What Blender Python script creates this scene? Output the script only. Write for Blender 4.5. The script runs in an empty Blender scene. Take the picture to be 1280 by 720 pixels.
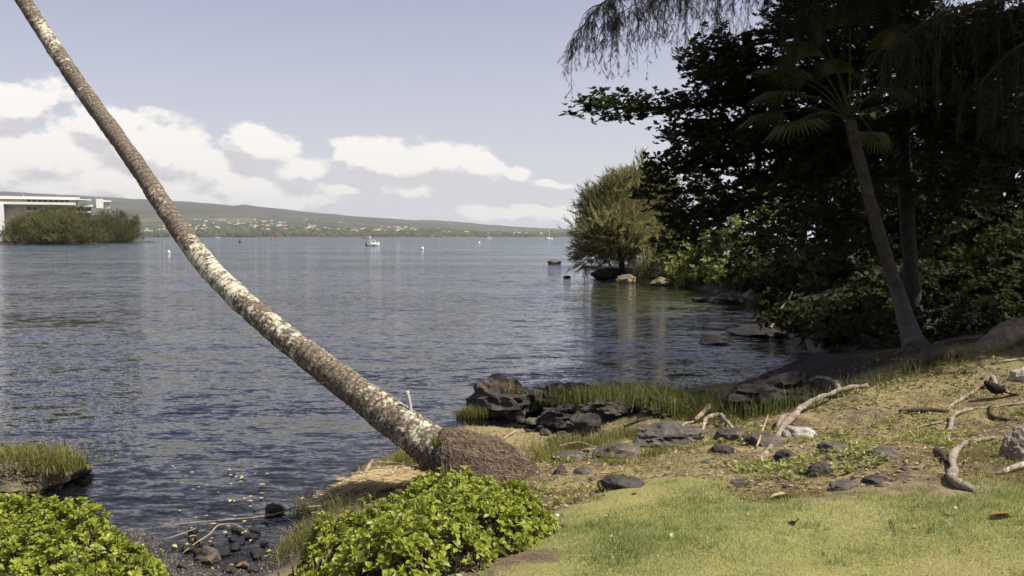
import bpy, math, random
import numpy as np
from mathutils import Vector, Matrix

rng = np.random.default_rng(11)
random.seed(5)
C = bpy.context.scene.collection
SC = bpy.context.scene
R = math.radians

# ------------------------------------------------------------------ camera
F = 1100.0                    # focal length in pixels of a 1280 wide frame
CZ = 2.85                     # eye height above the water
PITCH = math.atan(64.0 / F)
cam_d = bpy.data.cameras.new('camera')
cam_d.sensor_width = 36.0
cam_d.lens = 36.0 * F / 1280.0
cam_d.clip_start = 0.05
cam_d.clip_end = 60000
cam = bpy.data.objects.new('camera', cam_d)
cam.location = (0, 0, CZ)
cam.rotation_euler = (math.pi / 2 - PITCH, 0, 0)
C.objects.link(cam)
SC.camera = cam

# ------------------------------------------------------------------ light and exposure
SUN_AZ, SUN_EL = R(105), R(57)          # high, to the right of the view
sun_dir = Vector((math.sin(SUN_AZ) * math.cos(SUN_EL), math.cos(SUN_AZ) * math.cos(SUN_EL), math.sin(SUN_EL)))
sd_ = bpy.data.lights.new('sun', 'SUN')
sd_.energy = 5.0
sd_.angle = R(0.53)
sd_.color = (1.0, 0.93, 0.80)
sun = bpy.data.objects.new('sun', sd_)
sun.rotation_euler = sun_dir.to_track_quat('Z', 'Y').to_euler()
C.objects.link(sun)
vs = SC.view_settings
vs.view_transform = 'Standard'
vs.look = 'None'
vs.gamma = 1.0
vs.use_curve_mapping = False
vs.exposure = 0.62
SKY_STRENGTH = 0.075

SC.render.engine = 'CYCLES'
SC.cycles.max_bounces = 6
SC.cycles.diffuse_bounces = 2
SC.cycles.glossy_bounces = 3
SC.cycles.transmission_bounces = 4
SC.cycles.transparent_max_bounces = 12
SC.cycles.volume_bounces = 0
SC.cycles.caustics_reflective = False
SC.cycles.caustics_refractive = False
SC.cycles.use_denoising = True
SC.cycles.sample_clamp_indirect = 4.0


# ------------------------------------------------------------------ node helpers
class NT:
    def __init__(self, tree):
        self.t = tree
        self.t.nodes.clear()

    def n(self, kind, ins=None, **props):
        nd = self.t.nodes.new(kind)
        for k, v in props.items():
            setattr(nd, k, v)
        for k, v in (ins or {}).items():
            s = nd.inputs[k]
            if isinstance(v, bpy.types.NodeSocket):
                self.t.links.new(v, s)
            else:
                s.default_value = v
        return nd

    def m(self, op, a, b=None, c=None, clamp=False):
        ins = {0: a}
        if b is not None: ins[1] = b
        if c is not None: ins[2] = c
        return self.n('ShaderNodeMath', ins, operation=op, use_clamp=clamp).outputs[0]

    def v(self, op, a, b=None):
        ins = {0: a}
        if b is not None: ins[1] = b
        nd = self.n('ShaderNodeVectorMath', ins, operation=op)
        return nd.outputs['Value'] if op in ('LENGTH', 'DOT_PRODUCT') else nd.outputs[0]

    def mix(self, f, a, b):
        nd = self.n('ShaderNodeMix', None, data_type='RGBA')
        for i, v in ((0, f), (6, a), (7, b)):
            if isinstance(v, bpy.types.NodeSocket):
                self.t.links.new(v, nd.inputs[i])
            else:
                nd.inputs[i].default_value = (*v, 1) if isinstance(v, tuple) and len(v) == 3 else v
        return nd.outputs[2]

    def ramp(self, f, a, b, lo=0.0, hi=1.0):
        return self.n('ShaderNodeMapRange', {0: f, 1: a, 2: b, 3: lo, 4: hi}, interpolation_type='SMOOTHSTEP').outputs[0]

    def noise(self, vec, scale, detail=4.0, rough=0.55, dist=0.0, col=False):
        nd = self.n('ShaderNodeTexNoise', {'Vector': vec, 'Scale': scale, 'Detail': detail, 'Roughness': rough, 'Distortion': dist})
        return nd.outputs['Color'] if col else nd.outputs[0]

    def attr(self, name):
        return self.n('ShaderNodeAttribute', None, attribute_name=name).outputs['Fac']


def px_dir(px, py):
    u, v = (px - 640.0) / F, (360.0 - py) / F
    cp, sp = math.cos(PITCH), math.sin(PITCH)
    return np.array((u, cp + v * sp, -sp + v * cp))


# ------------------------------------------------------------------ world: sky with cumulus
w = bpy.data.worlds.new('World')
SC.world = w
w.use_nodes = True
wt = NT(w.node_tree)
w.cycles.sampling_method = 'MANUAL'
w.cycles.sample_map_resolution = 256

grp = bpy.data.node_groups.new('cumulus_density', 'ShaderNodeTree')
grp.interface.new_socket('P', in_out='INPUT', socket_type='NodeSocketVector')
grp.interface.new_socket('D', in_out='OUTPUT', socket_type='NodeSocketFloat')
g = NT(grp)
gi = g.n('NodeGroupInput').outputs[0]
warp = g.v('MULTIPLY', g.v('SUBTRACT', g.noise(gi, 9.0, 3.0, col=True), (0.5, 0.5, 0.5)), (0.10, 0.05, 0.0))
P = g.v('ADD', gi, warp)
BLOBS = [(15, 130, 66, 34), (70, 195, 110, 48), (-30, 200, 120, 80), (140, 158, 52, 30), (190, 188, 74, 38), (232, 205, 55, 30),
         (170, 235, 150, 34), (60, 245, 170, 30), (310, 236, 100, 20), (325, 178, 46, 24), (372, 208, 48, 20), (270, 250, 150, 18),
         (432, 182, 30, 17), (476, 194, 52, 25), (535, 206, 52, 22), (592, 205, 36, 21), (515, 234, 50, 12), (440, 236, 26, 8),
         (638, 262, 66, 10), (704, 270, 56, 14), (690, 226, 26, 6), (645, 216, 24, 9)]
cur = None
for (bx_, by_, rx_, ry_) in BLOBS:
    d0 = px_dir(bx_, by_)
    az = math.atan2(d0[0], d0[1]); el = math.atan2(d0[2], math.hypot(d0[0], d0[1]))
    q = g.v('MULTIPLY', g.v('SUBTRACT', P, (az, el, 0)), (F / rx_, F / ry_, 0))
    L = g.v('LENGTH', q)
    cur = L if cur is None else g.n('ShaderNodeMath', {0: cur, 1: L, 2: 0.25}, operation='SMOOTH_MIN').outputs[0]
nz = g.noise(g.v('MULTIPLY', gi, (1.0, 1.5, 1.0)), 16.0, 7.0, 0.6)
nz2 = g.noise(g.v('MULTIPLY', gi, (1.0, 1.6, 1.0)), 55.0, 5.0, 0.6)
dd = g.m('ADD', g.m('SUBTRACT', 1.0, cur), g.m('MULTIPLY', g.m('SUBTRACT', nz, 0.5), 1.9))
dd = g.m('ADD', dd, g.m('MULTIPLY', g.m('SUBTRACT', nz2, 0.5), 0.85))
g.n('NodeGroupOutput', {0: dd})

tc = wt.n('ShaderNodeTexCoord').outputs['Generated']
sep = wt.n('ShaderNodeSeparateXYZ', {0: tc})
az = wt.m('ARCTAN2', sep.outputs[0], sep.outputs[1])
el = wt.m('ARCSINE', sep.outputs[2])
half = R(36)
azp = wt.m('SUBTRACT', wt.m('PINGPONG', wt.m('ADD', az, half), 2 * half), half)   # the cloud bank goes on all round
pc = wt.n('ShaderNodeCombineXYZ', {0: azp, 1: el, 2: wt.m('MULTIPLY', az, 0.12)}).outputs[0]
d1 = wt.n('ShaderNodeGroup', {0: pc}, node_tree=grp).outputs[0]
d2 = wt.n('ShaderNodeGroup', {0: wt.v('ADD', pc, (0.012, 0.022, 0.0))}, node_tree=grp).outputs[0]
alpha = wt.ramp(d1, -0.06, 0.34)
lit = wt.ramp(wt.m('SUBTRACT', d1, d2), -0.34, 0.22)
sky = wt.n('ShaderNodeTexSky', None, sky_type='NISHITA', sun_disc=False, sun_elevation=SUN_EL, sun_rotation=SUN_AZ,
           altitude=0.0, air_density=1.3, dust_density=0.4, ozone_density=1.0)
hs = wt.n('ShaderNodeHueSaturation', {'Hue': 0.515, 'Saturation': 0.72, 'Value': 0.9, 'Color': sky.outputs[0]}).outputs[0]
hs = wt.mix(1.0, hs, (1.05, 0.925, 1.03)); hs.node.blend_type = 'MULTIPLY'
S = 1.0 / SKY_STRENGTH
hz = wt.m('POWER', 2.718, wt.m('MULTIPLY', wt.m('MAXIMUM', el, 0.0), -6.5))
hs = wt.mix(wt.m('MULTIPLY', hz, 0.85), hs, (0.50 * S, 0.525 * S, 0.59 * S))
ccol = wt.mix(lit, (0.46 * S, 0.44 * S, 0.445 * S), (0.73 * S, 0.70 * S, 0.65 * S))
final = wt.mix(wt.m('MULTIPLY', alpha, 0.93), hs, ccol)
bg = wt.n('ShaderNodeBackground', {'Color': final, 'Strength': SKY_STRENGTH})
wt.n('ShaderNodeOutputWorld', {'Surface': bg.outputs[0]})


# ------------------------------------------------------------------ numeric helpers
def _h(ix, iy, iz):
    n = (ix.astype(np.int64) * 374761393 + iy.astype(np.int64) * 668265263 + iz.astype(np.int64) * 2147483647 % 1274126177)
    n = (n ^ (n >> 13)) * 1274126177
    n = n & 0xFFFFFFFF
    n = n ^ (n >> 16)
    return (n & 0xFFFF) / 32767.5 - 1.0


def vnoise(p):
    p = np.asarray(p, float)
    i = np.floor(p).astype(np.int64)
    f = p - i
    f = f * f * (3 - 2 * f)
    r = 0
    for dx in (0, 1):
        wx = f[..., 0] if dx else 1 - f[..., 0]
        for dy in (0, 1):
            wy = f[..., 1] if dy else 1 - f[..., 1]
            for dz in (0, 1):
                wz = f[..., 2] if dz else 1 - f[..., 2]
                r = r + wx * wy * wz * _h(i[..., 0] + dx, i[..., 1] + dy, i[..., 2] + dz * 7 + 3)
    return r


def fbm(p, octv=4, gain=0.5):
    p = np.asarray(p, float)
    a, s, r = 1.0, 1.0, 0
    for k in range(octv):
        r = r + a * vnoise(p * s + 17.3 * k)
        a *= gain; s *= 2.03
    return r


def xy3(x, y, k=0.0):
    return np.stack([np.asarray(x, float), np.asarray(y, float), np.full(np.shape(x), k)], -1)


def sstep(a, b, x):
    t = np.clip((x - a) / (b - a), 0, 1)
    return t * t * (3 - 2 * t)


def at(px, py, depth):
    """point at a given distance along +Y"""
    d = px_dir(px, py)
    return np.array((0, 0, CZ)) + d * (depth / d[1])


def plane(px, py, z):
    d = px_dir(px, py)
    return np.array((0, 0, CZ)) + d * ((z - CZ) / d[2])


# ------------------------------------------------------------------ terrain function
SHORE_PX = [(100, 655), (180, 668), (205, 695), (255, 712), (320, 716), (350, 690), (372, 655), (405, 618), (440, 592), (490, 575),
            (522, 562), (560, 553), (610, 549), (660, 552), (700, 558), (716, 548), (705, 532), (668, 522), (640, 514)]
LAND = [(-60, 5.0), (-12, 7.4), (-7.5, 8.6)] + [tuple(plane(a, b, 0)[:2]) for a, b in SHORE_PX] + \
       [(0.05, 15.6), (0.9, 16.4), (2.4, 16.3), (3.3, 15.5), (3.9, 15.0), (4.6, 16.4), (5.3, 17.6), (6.2, 18.3), (7.2, 20.2), (7.7, 23.2), (7.8, 26.8),
        (9.6, 31), (11, 37.5), (10.6, 46), (10.1, 53), (8.1, 56.5), (5.8, 61), (6.2, 70), (14, 84), (60, 110), (400, 200), (400, -200), (-60, -200)]
LAND = np.array(LAND)


def shore_dist(x, y):
    """signed distance to the shoreline, positive on land"""
    sh = np.shape(x)
    px, py = np.ravel(x).astype(float), np.ravel(y).astype(float)
    best = np.full(px.shape, 1e18)
    inside = np.zeros(px.shape, bool)
    n = len(LAND)
    for i in range(n):
        ax, ay = LAND[i]; bx, by = LAND[(i + 1) % n]
        ex, ey = bx - ax, by - ay
        t = np.clip(((px - ax) * ex + (py - ay) * ey) / (ex * ex + ey * ey), 0, 1)
        best = np.minimum(best, (px - ax - t * ex) ** 2 + (py - ay - t * ey) ** 2)
        c = ((ay > py) != (by > py)) & (px < (bx - ax) * (py - ay) / (by - ay + 1e-12) + ax)
        inside ^= c
    d = np.sqrt(best)
    return np.where(inside, d, -d).reshape(sh)


CTRL = [(0, 0, 1.2), (-2, 0, 1.15), (4, 0, 1.3), (3, -10, 1.3), (-6, 3, .8), (-6, -5, 1.2), (9, 6, 1.6),
        (12, 30, 1.2), (15, 45, 1.2), (9, 58, .7), (7, 62, .55), (20, 20, 2.0), (40, 40, 3.0), (60, 100, 4.0), (10, 20, 1.1),
        (0.5, 15, .22), (2.5, 15.4, .3), (7, 17, .8), (-3.2, 5.2, .6), (-2.2, 5.6, .5)]
CTRL += [tuple(plane(a, b, z)) for a, b, z in
         [(940, 700, 1.13), (1280, 640, 1.25), (640, 720, 1.0), (900, 620, .95), (1250, 445, 1.35), (1100, 490, 1.05), (950, 560, .78),
          (720, 600, .72), (600, 605, .62), (450, 640, .48), (380, 705, .42), (900, 530, .5), (800, 560, .5), (700, 568, .32), (1145, 432, 1.0),
          (1280, 420, 1.5), (100, 700, .5), (480, 600, .42), (1000, 520, .75), (295, 705, .1), (265, 719, .16), (840, 620, .9), (1060, 640, 1.1), (1180, 560, 1.18)]]
CTRL = np.array(CTRL)
LAWN_PX = [(560, 719), (640, 690), (700, 655), (735, 628), (800, 622), (865, 612), (930, 628), (1000, 640), (1100, 626), (1180, 618), (1279, 606)]


def H(x, y):
    x = np.asarray(x, float); y = np.asarray(y, float)
    s = shore_dist(x, y)
    num = 0; den = 0
    for cx, cy, cz in CTRL:
        r2 = (x - cx) ** 2 + (y - cy) ** 2 + 0.25
        k = r2 ** -1.6
        num = num + k * cz; den = den + k
    base = num / den
    near = np.exp(-((y - 9) / 9) ** 2) * np.exp(-((x - 1) / 10) ** 2)
    p = xy3(x, y)
    bump = fbm(p * 1.6, 3) * 0.035 * sstep(4.5, 8.0, y + 0.25 * np.maximum(0, 3 - x)) + fbm(p * 7.0, 2) * 0.012 * near
    e = fbm(p * 2.5 + 4.0, 3) * 0.09
    land = base * (1 - np.exp(-np.maximum(s + e * sstep(0.0, .4, s), 0) / 0.6)) + bump * sstep(0, .5, s)
    far = sstep(40, 400, np.hypot(x, y))
    sea = -np.minimum(-np.minimum(s, 0) * 0.17 + 0.0, 1.2) - np.clip((-s - 6) * 0.1, 0, 6) + bump * sstep(0, .6, -s) * 0.7
    return np.where(s > 0, land, sea) + 0.004 - far * 0.0


def hit(px, py):
    d = px_dir(px, py)
    t = np.concatenate([np.arange(2.0, 24, 0.03), np.arange(24, 120, 0.2)]) / d[1]
    pts = np.array((0, 0, CZ)) + t[:, None] * d
    hh = np.maximum(H(pts[:, 0], pts[:, 1]), 0.0)
    k = np.argmax(pts[:, 2] < hh)
    p = pts[k].copy(); p[2] = hh[k]
    return p


def gz(x, y):
    return float(H(np.array([x]), np.array([y]))[0])


# ------------------------------------------------------------------ mesh helpers
def mesh(name, V, Fa, mat=None, smooth=False, attrs=None):
    V = np.asarray(V, np.float32)
    me = bpy.data.meshes.new(name)
    me.vertices.add(len(V))
    me.vertices.foreach_set('co', V.ravel())
    lists = Fa if isinstance(Fa, list) else [Fa]
    lists = [np.asarray(f, np.int32) for f in lists if len(f)]
    idx = np.concatenate([f.ravel() for f in lists])
    starts = []; o = 0
    for f in lists:
        starts.append(o + np.arange(len(f), dtype=np.int32) * f.shape[1])
        o += f.size
    starts = np.concatenate(starts).astype(np.int32)
    me.loops.add(len(idx))
    me.loops.foreach_set('vertex_index', idx)
    me.polygons.add(len(starts))
    me.polygons.foreach_set('loop_start', starts)
    me.polygons.foreach_set('use_smooth', np.full(len(starts), smooth))
    for k, a in (attrs or {}).items():
        at_ = me.attributes.new(k, 'FLOAT', 'POINT')
        at_.data.foreach_set('value', np.asarray(a, np.float32))
    me.update(calc_edges=True)
    if mat: me.materials.append(mat)
    return me


def obj(name, me, parent=None, loc=None):
    o = bpy.data.objects.new(name, me)
    C.objects.link(o)
    if parent is not None:
        o.parent = parent
    if loc is not None: o.location = loc
    return o


def tag(o, label, cat=None, group=None, kind=None):
    o['label'] = label
    if cat: o['category'] = cat
    if group: o['group'] = group
    if kind: o['kind'] = kind
    return o


def thing(name, loc, label, cat, group=None, rz=0.0):
    o = obj(name, None, None, tuple(loc))
    o.rotation_euler = (0, 0, rz)
    return tag(o, label, cat, group)


class MB:
    """collects vertices and faces"""
    def __init__(self):
        self.V, self.T, self.Q, self.A, self.n = [], [], [], [], 0

    def add(self, V, Fa, tint=0.5):
        V = np.asarray(V, float)
        Fa = np.asarray(Fa, int)
        self.V.append(V)
        (self.T if Fa.shape[1] == 3 else self.Q).append(Fa + self.n)
        self.A.append(np.full(len(V), tint) if np.isscalar(tint) else np.asarray(tint, float))
        self.n += len(V)
        return self

    def out(self, name, mat, origin=(0, 0, 0), smooth=False):
        V = np.concatenate(self.V) - np.asarray(origin)
        fl = []
        if self.T: fl.append(np.concatenate(self.T))
        if self.Q: fl.append(np.concatenate(self.Q))
        return mesh(name, V, fl, mat, smooth, {'tint': np.concatenate(self.A)})


def box(sx, sy, sz, c=(0, 0, 0)):
    V = np.array([(x, y, z) for x in (-.5, .5) for y in (-.5, .5) for z in (-.5, .5)]) * (sx, sy, sz) + np.asarray(c)
    Fq = np.array([(0, 1, 3, 2), (4, 6, 7, 5), (0, 4, 5, 1), (2, 3, 7, 6), (0, 2, 6, 4), (1, 5, 7, 3)])
    return V, Fq


def curve(pts, n):
    """Catmull-Rom through pts"""
    P_ = np.asarray(pts, float)
    P_ = np.vstack([2 * P_[0] - P_[1], P_, 2 * P_[-1] - P_[-2]])
    m = len(P_) - 3
    t = np.linspace(0, m - 1e-9, n)
    i = t.astype(int); f = (t - i)[:, None]
    a, b, c, d = P_[i], P_[i + 1], P_[i + 2], P_[i + 3]
    return 0.5 * (2 * b + (c - a) * f + (2 * a - 5 * b + 4 * c - d) * f ** 2 + (3 * b - a - 3 * c + d) * f ** 3)


def tube(pts, rad, seg=8, wob=0.0, seed=0, capped=True):
    pts = np.asarray(pts, float); n = len(pts)
    rad = np.interp(np.linspace(0, 1, n), np.linspace(0, 1, len(rad)), rad) if np.ndim(rad) else np.full(n, rad)
    tg = np.gradient(pts, axis=0)
    tg /= np.linalg.norm(tg, axis=1)[:, None] + 1e-12
    ref = np.array((0.0, 0.0, 1.0)) if abs(tg[0][2]) < 0.9 else np.array((1.0, 0, 0))
    V = []
    ang = np.linspace(0, 2 * np.pi, seg, endpoint=False)
    s = np.cross(tg[0], ref); s /= np.linalg.norm(s)
    for k in range(n):
        s = s - tg[k] * s.dot(tg[k]); s /= np.linalg.norm(s) + 1e-12
        u = np.cross(s, tg[k])
        V.append(pts[k] + rad[k] * (np.cos(ang)[:, None] * s + np.sin(ang)[:, None] * u))
    V = np.concatenate(V)
    if wob:
        ctr = np.repeat(pts, seg, 0)
        sc = np.repeat(rad, seg)[:, None] + 1e-6
        V = ctr + (V - ctr) * (1 + wob * fbm(V / (sc.mean() * 1.5) + seed * 3.1, 3))[:, None]
    i, j = np.meshgrid(np.arange(n - 1), np.arange(seg), indexing='ij')
    a = (i * seg + j).ravel(); b = (i * seg + (j + 1) % seg).ravel()
    Fq = np.stack([a, b, b + seg, a + seg], 1)
    if capped:
        V = np.vstack([V, pts[:1], pts[-1:]])
        c0, c1 = n * seg, n * seg + 1
        jj = np.arange(seg); kk = (jj + 1) % seg
        Fq = np.vstack([Fq, np.stack([kk, jj, np.full(seg, c0), np.full(seg, c0)], 1),
                        np.stack([(n - 1) * seg + jj, (n - 1) * seg + kk, np.full(seg, c1), np.full(seg, c1)], 1)])
        # caps as triangles
        T = Fq[-2 * seg:, :3]
        return V, Fq[:-2 * seg], T
    return V, Fq, None


def add_tube(mb, pts, rad, seg=8, wob=0.0, seed=0, tint=0.5):
    V, Q, T = tube(pts, rad, seg, wob, seed)
    n0 = mb.n
    mb.add(V, Q, tint)
    if T is not None: mb.T.append(T + n0)


_ico = {}
def ico(sub):
    if sub not in _ico:
        import bmesh
        bm = bmesh.new()
        bmesh.ops.create_icosphere(bm, subdivisions=sub, radius=1.0)
        bm.verts.ensure_lookup_table()
        V = np.array([v.co[:] for v in bm.verts]); Fa = np.array([[v.index for v in f.verts] for f in bm.faces])
        bm.free()
        _ico[sub] = (V, Fa)
    return _ico[sub]


def unit(v):
    return v / (np.linalg.norm(v, axis=-1, keepdims=True) + 1e-12)


def frames(d, nrm):
    """rotation matrices with columns along, across, normal"""
    x = unit(d)
    z = unit(nrm - x * (nrm * x).sum(-1, keepdims=True))
    y = np.cross(z, x)
    return np.stack([x, y, z], -1)


def scatter(TV, TF, pos, Rm, s, tint):
    """copies of a small template joined into one vertex array"""
    TV = np.asarray(TV, float); N = len(pos); k = len(TV)
    s = np.asarray(s, float)
    s = s[:, None, None] if s.ndim == 1 else s[:, None, :]
    V = np.einsum('nij,nkj->nki', Rm, TV[None] * s) + pos[:, None]
    Fa = (np.asarray(TF)[None] + (np.arange(N) * k)[:, None, None]).reshape(-1, np.asarray(TF).shape[1])
    return V.reshape(-1, 3), Fa, np.repeat(tint, k)


# ------------------------------------------------------------------ materials
def material(name):
    m = bpy.data.materials.new(name)
    m.use_nodes = True
    t = NT(m.node_tree)
    out = t.n('ShaderNodeOutputMaterial')
    return m, t, out


def setout(t, out, sh):
    t.t.links.new(sh if isinstance(sh, bpy.types.NodeSocket) else sh.outputs[0], out.inputs['Surface'])


def plain(name, col, rough=0.6, var=0.15, scale=8.0, bump=0.0, spec=0.5, metal=0.0):
    m, t, out = material(name)
    co = t.n('ShaderNodeTexCoord').outputs['Object']
    n = t.noise(co, scale, 5.0)
    c = t.mix(n, tuple(max(0, x * (1 - var * 1.6)) for x in col), tuple(min(1, x * (1 + var * 1.6)) for x in col))
    b = t.n('ShaderNodeBsdfPrincipled', {'Base Color': c, 'Roughness': rough, 'Metallic': metal, 'Specular IOR Level': spec})
    if bump:
        bp = t.n('ShaderNodeBump', {'Strength': bump, 'Distance': 0.02, 'Height': t.noise(co, scale * 3, 6.0)})
        t.t.links.new(bp.outputs[0], b.inputs['Normal'])
    setout(t, out, b)
    return m


def leafy(name, a, b, rough=0.45, trans=0.35, spec=0.4, tcol=None):
    m, t, out = material(name)
    f = t.attr('tint')
    c = t.mix(f, a, b)
    p = t.n('ShaderNodeBsdfPrincipled', {'Base Color': c, 'Roughness': rough, 'Specular IOR Level': spec})
    tr = t.n('ShaderNodeBsdfTranslucent', {'Color': t.mix(f, tuple(min(1, x * 1.5) for x in (tcol or a)), tuple(min(1, x * 1.5) for x in (tcol or b)))})
    setout(t, out, t.n('ShaderNodeMixShader', {0: trans, 1: p.outputs[0], 2: tr.outputs[0]}))
    return m


def rocky(name, a, b, lichen=None, wetz=None, rough=0.85, scale=6.0):
    m, t, out = material(name)
    co = t.n('ShaderNodeTexCoord').outputs['Object']
    geo = t.n('ShaderNodeNewGeometry')
    n1 = t.noise(co, scale, 7.0, 0.65); n2 = t.noise(co, scale * 7, 4.0, 0.6)
    f = t.m('ADD', t.m('MULTIPLY', n1, 0.7), t.m('MULTIPLY', n2, 0.3))
    c = t.mix(t.ramp(f, 0.33, 0.66), a, b)
    if lichen:
        c = t.mix(t.ramp(t.noise(co, scale * 1.4, 6.0, 0.65, 0.6), 0.58, 0.66), c, lichen)
    p = t.n('ShaderNodeBsdfPrincipled', {'Base Color': c, 'Roughness': rough, 'Specular IOR Level': 0.35})
    if wetz is not None:
        z = t.n('ShaderNodeSeparateXYZ', {0: geo.outputs['Position']}).outputs[2]
        wet = t.ramp(t.m('ADD', z, t.m('MULTIPLY', n1, 0.08)), wetz + 0.1, wetz, 0, 1)
        c2 = t.mix(wet, c, (a[0] * .45, a[1] * .42, a[2] * .4))
        t.t.links.new(c2, p.inputs['Base Color'])
        t.t.links.new(t.m('SUBTRACT', rough, t.m('MULTIPLY', wet, 0.5)), p.inputs['Roughness'])
    bp = t.n('ShaderNodeBump', {'Strength': 0.8, 'Distance': 0.03, 'Height': t.noise(co, scale * 4, 8.0, 0.7)})
    t.t.links.new(bp.outputs[0], p.inputs['Normal'])
    setout(t, out, p)
    return m


M = {}
M['lava'] = rocky('lava_rock', (0.022, 0.019, 0.017), (0.085, 0.072, 0.062), None, 0.05)
M['lava_black_shaded'] = rocky('shaded_black_lava', (0.008, 0.007, 0.006), (0.03, 0.025, 0.021), None, 0.05)  # darker lava with shade put into the colour, also for wet black rocks
M['lava_grey'] = rocky('grey_lava', (0.042, 0.036, 0.031), (0.135, 0.115, 0.096), (0.19, 0.165, 0.125))
M['tan_rock'] = rocky('tan_rock', (0.08, 0.065, 0.038), (0.22, 0.18, 0.105), None, 0.04)
M['pale_rock'] = rocky('pale_rock', (0.25, 0.22, 0.18), (0.55, 0.50, 0.42), (0.7, 0.67, 0.6))
M['root'] = rocky('bleached_root', (0.14, 0.105, 0.075), (0.36, 0.30, 0.23), (0.58, 0.53, 0.45), None, 0.8, 9.0)
M['drift'] = rocky('driftwood', (0.20, 0.14, 0.085), (0.48, 0.38, 0.26), None, None, 0.8, 9.0)
M['darkwood'] = rocky('dark_wood', (0.025, 0.018, 0.013), (0.10, 0.07, 0.045), None, None, 0.85, 9.0)
M['bark'] = rocky('bark', (0.014, 0.011, 0.009), (0.05, 0.04, 0.032), None, None, 0.9, 4.0)
M['palm_grey'] = rocky('palm_bark', (0.028, 0.024, 0.017), (0.085, 0.071, 0.05), (0.14, 0.12, 0.085), None, 0.85, 5.0)
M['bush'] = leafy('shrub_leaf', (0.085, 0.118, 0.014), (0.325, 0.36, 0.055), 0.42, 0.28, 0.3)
M['grass'] = leafy('lawn_blade', (0.14, 0.20, 0.05), (0.52, 0.52, 0.25), 0.6, 0.3, 0.2)
M['rough_grass'] = leafy('rough_blade', (0.10, 0.13, 0.02), (0.36, 0.27, 0.12), 0.7, 0.3, 0.2)
M['shore_grass'] = leafy('shore_blade', (0.055, 0.08, 0.016), (0.24, 0.22, 0.07), 0.55, 0.3, 0.3)
M['dry_grass'] = leafy('dry_blade', (0.22, 0.16, 0.065), (0.60, 0.50, 0.30), 0.7, 0.2, 0.2)
M['weed'] = leafy('weed_leaf', (0.11, 0.13, 0.02), (0.30, 0.31, 0.08), 0.45, 0.3, 0.4)
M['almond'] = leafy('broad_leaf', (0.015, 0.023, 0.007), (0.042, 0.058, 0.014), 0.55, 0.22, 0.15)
M['almond_lit'] = leafy('sunlit_broad_leaf', (0.06, 0.075, 0.018), (0.24, 0.26, 0.06), 0.45, 0.4, 0.3)  # lit copy of the broad leaf, sunlight put into its lighter colour
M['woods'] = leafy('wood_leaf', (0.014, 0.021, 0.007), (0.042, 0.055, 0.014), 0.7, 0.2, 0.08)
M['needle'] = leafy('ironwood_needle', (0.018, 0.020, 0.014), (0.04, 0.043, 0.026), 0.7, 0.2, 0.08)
M['needle_lit'] = leafy('sunlit_ironwood_needle', (0.08, 0.08, 0.032), (0.30, 0.275, 0.12), 0.6, 0.35, 0.2)  # needles with the sun on them painted in as a paler tone
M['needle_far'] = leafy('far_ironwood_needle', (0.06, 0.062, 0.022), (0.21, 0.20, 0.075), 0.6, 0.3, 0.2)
M['fan'] = leafy('fan_frond', (0.035, 0.042, 0.011), (0.13, 0.13, 0.042), 0.45, 0.45, 0.3)
M['frond'] = leafy('palm_frond', (0.05, 0.08, 0.015), (0.13, 0.16, 0.03), 0.4, 0.3, 0.4)
M['dead_leaf'] = leafy('dead_leaf', (0.12, 0.062, 0.028), (0.30, 0.18, 0.09), 0.7, 0.15, 0.3)
M['yellow_leaf'] = leafy('yellow_leaf', (0.32, 0.27, 0.10), (0.62, 0.56, 0.30), 0.6, 0.2, 0.3)
M['fibre'] = leafy('root_fibre', (0.05, 0.034, 0.022), (0.26, 0.20, 0.145), 0.85, 0.0, 0.2)
M['white'] = plain('white_paint', (0.78, 0.77, 0.73), 0.5, 0.03)
M['cream'] = plain('cream_paint', (0.62, 0.55, 0.42), 0.6, 0.05)
M['glass'] = plain('dark_glass', (0.03, 0.035, 0.04), 0.15, 0.1)
M['hull_dark'] = plain('dark_hull', (0.03, 0.03, 0.035), 0.4, 0.1)
M['red'] = plain('red_paint', (0.55, 0.08, 0.05), 0.5, 0.05)
M['feather'] = plain('black_feather', (0.012, 0.010, 0.010), 0.85, 0.3, 40.0, spec=.15)
M['beak'] = plain('yellow_beak', (0.45, 0.28, 0.03), 0.4, 0.1)


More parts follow.
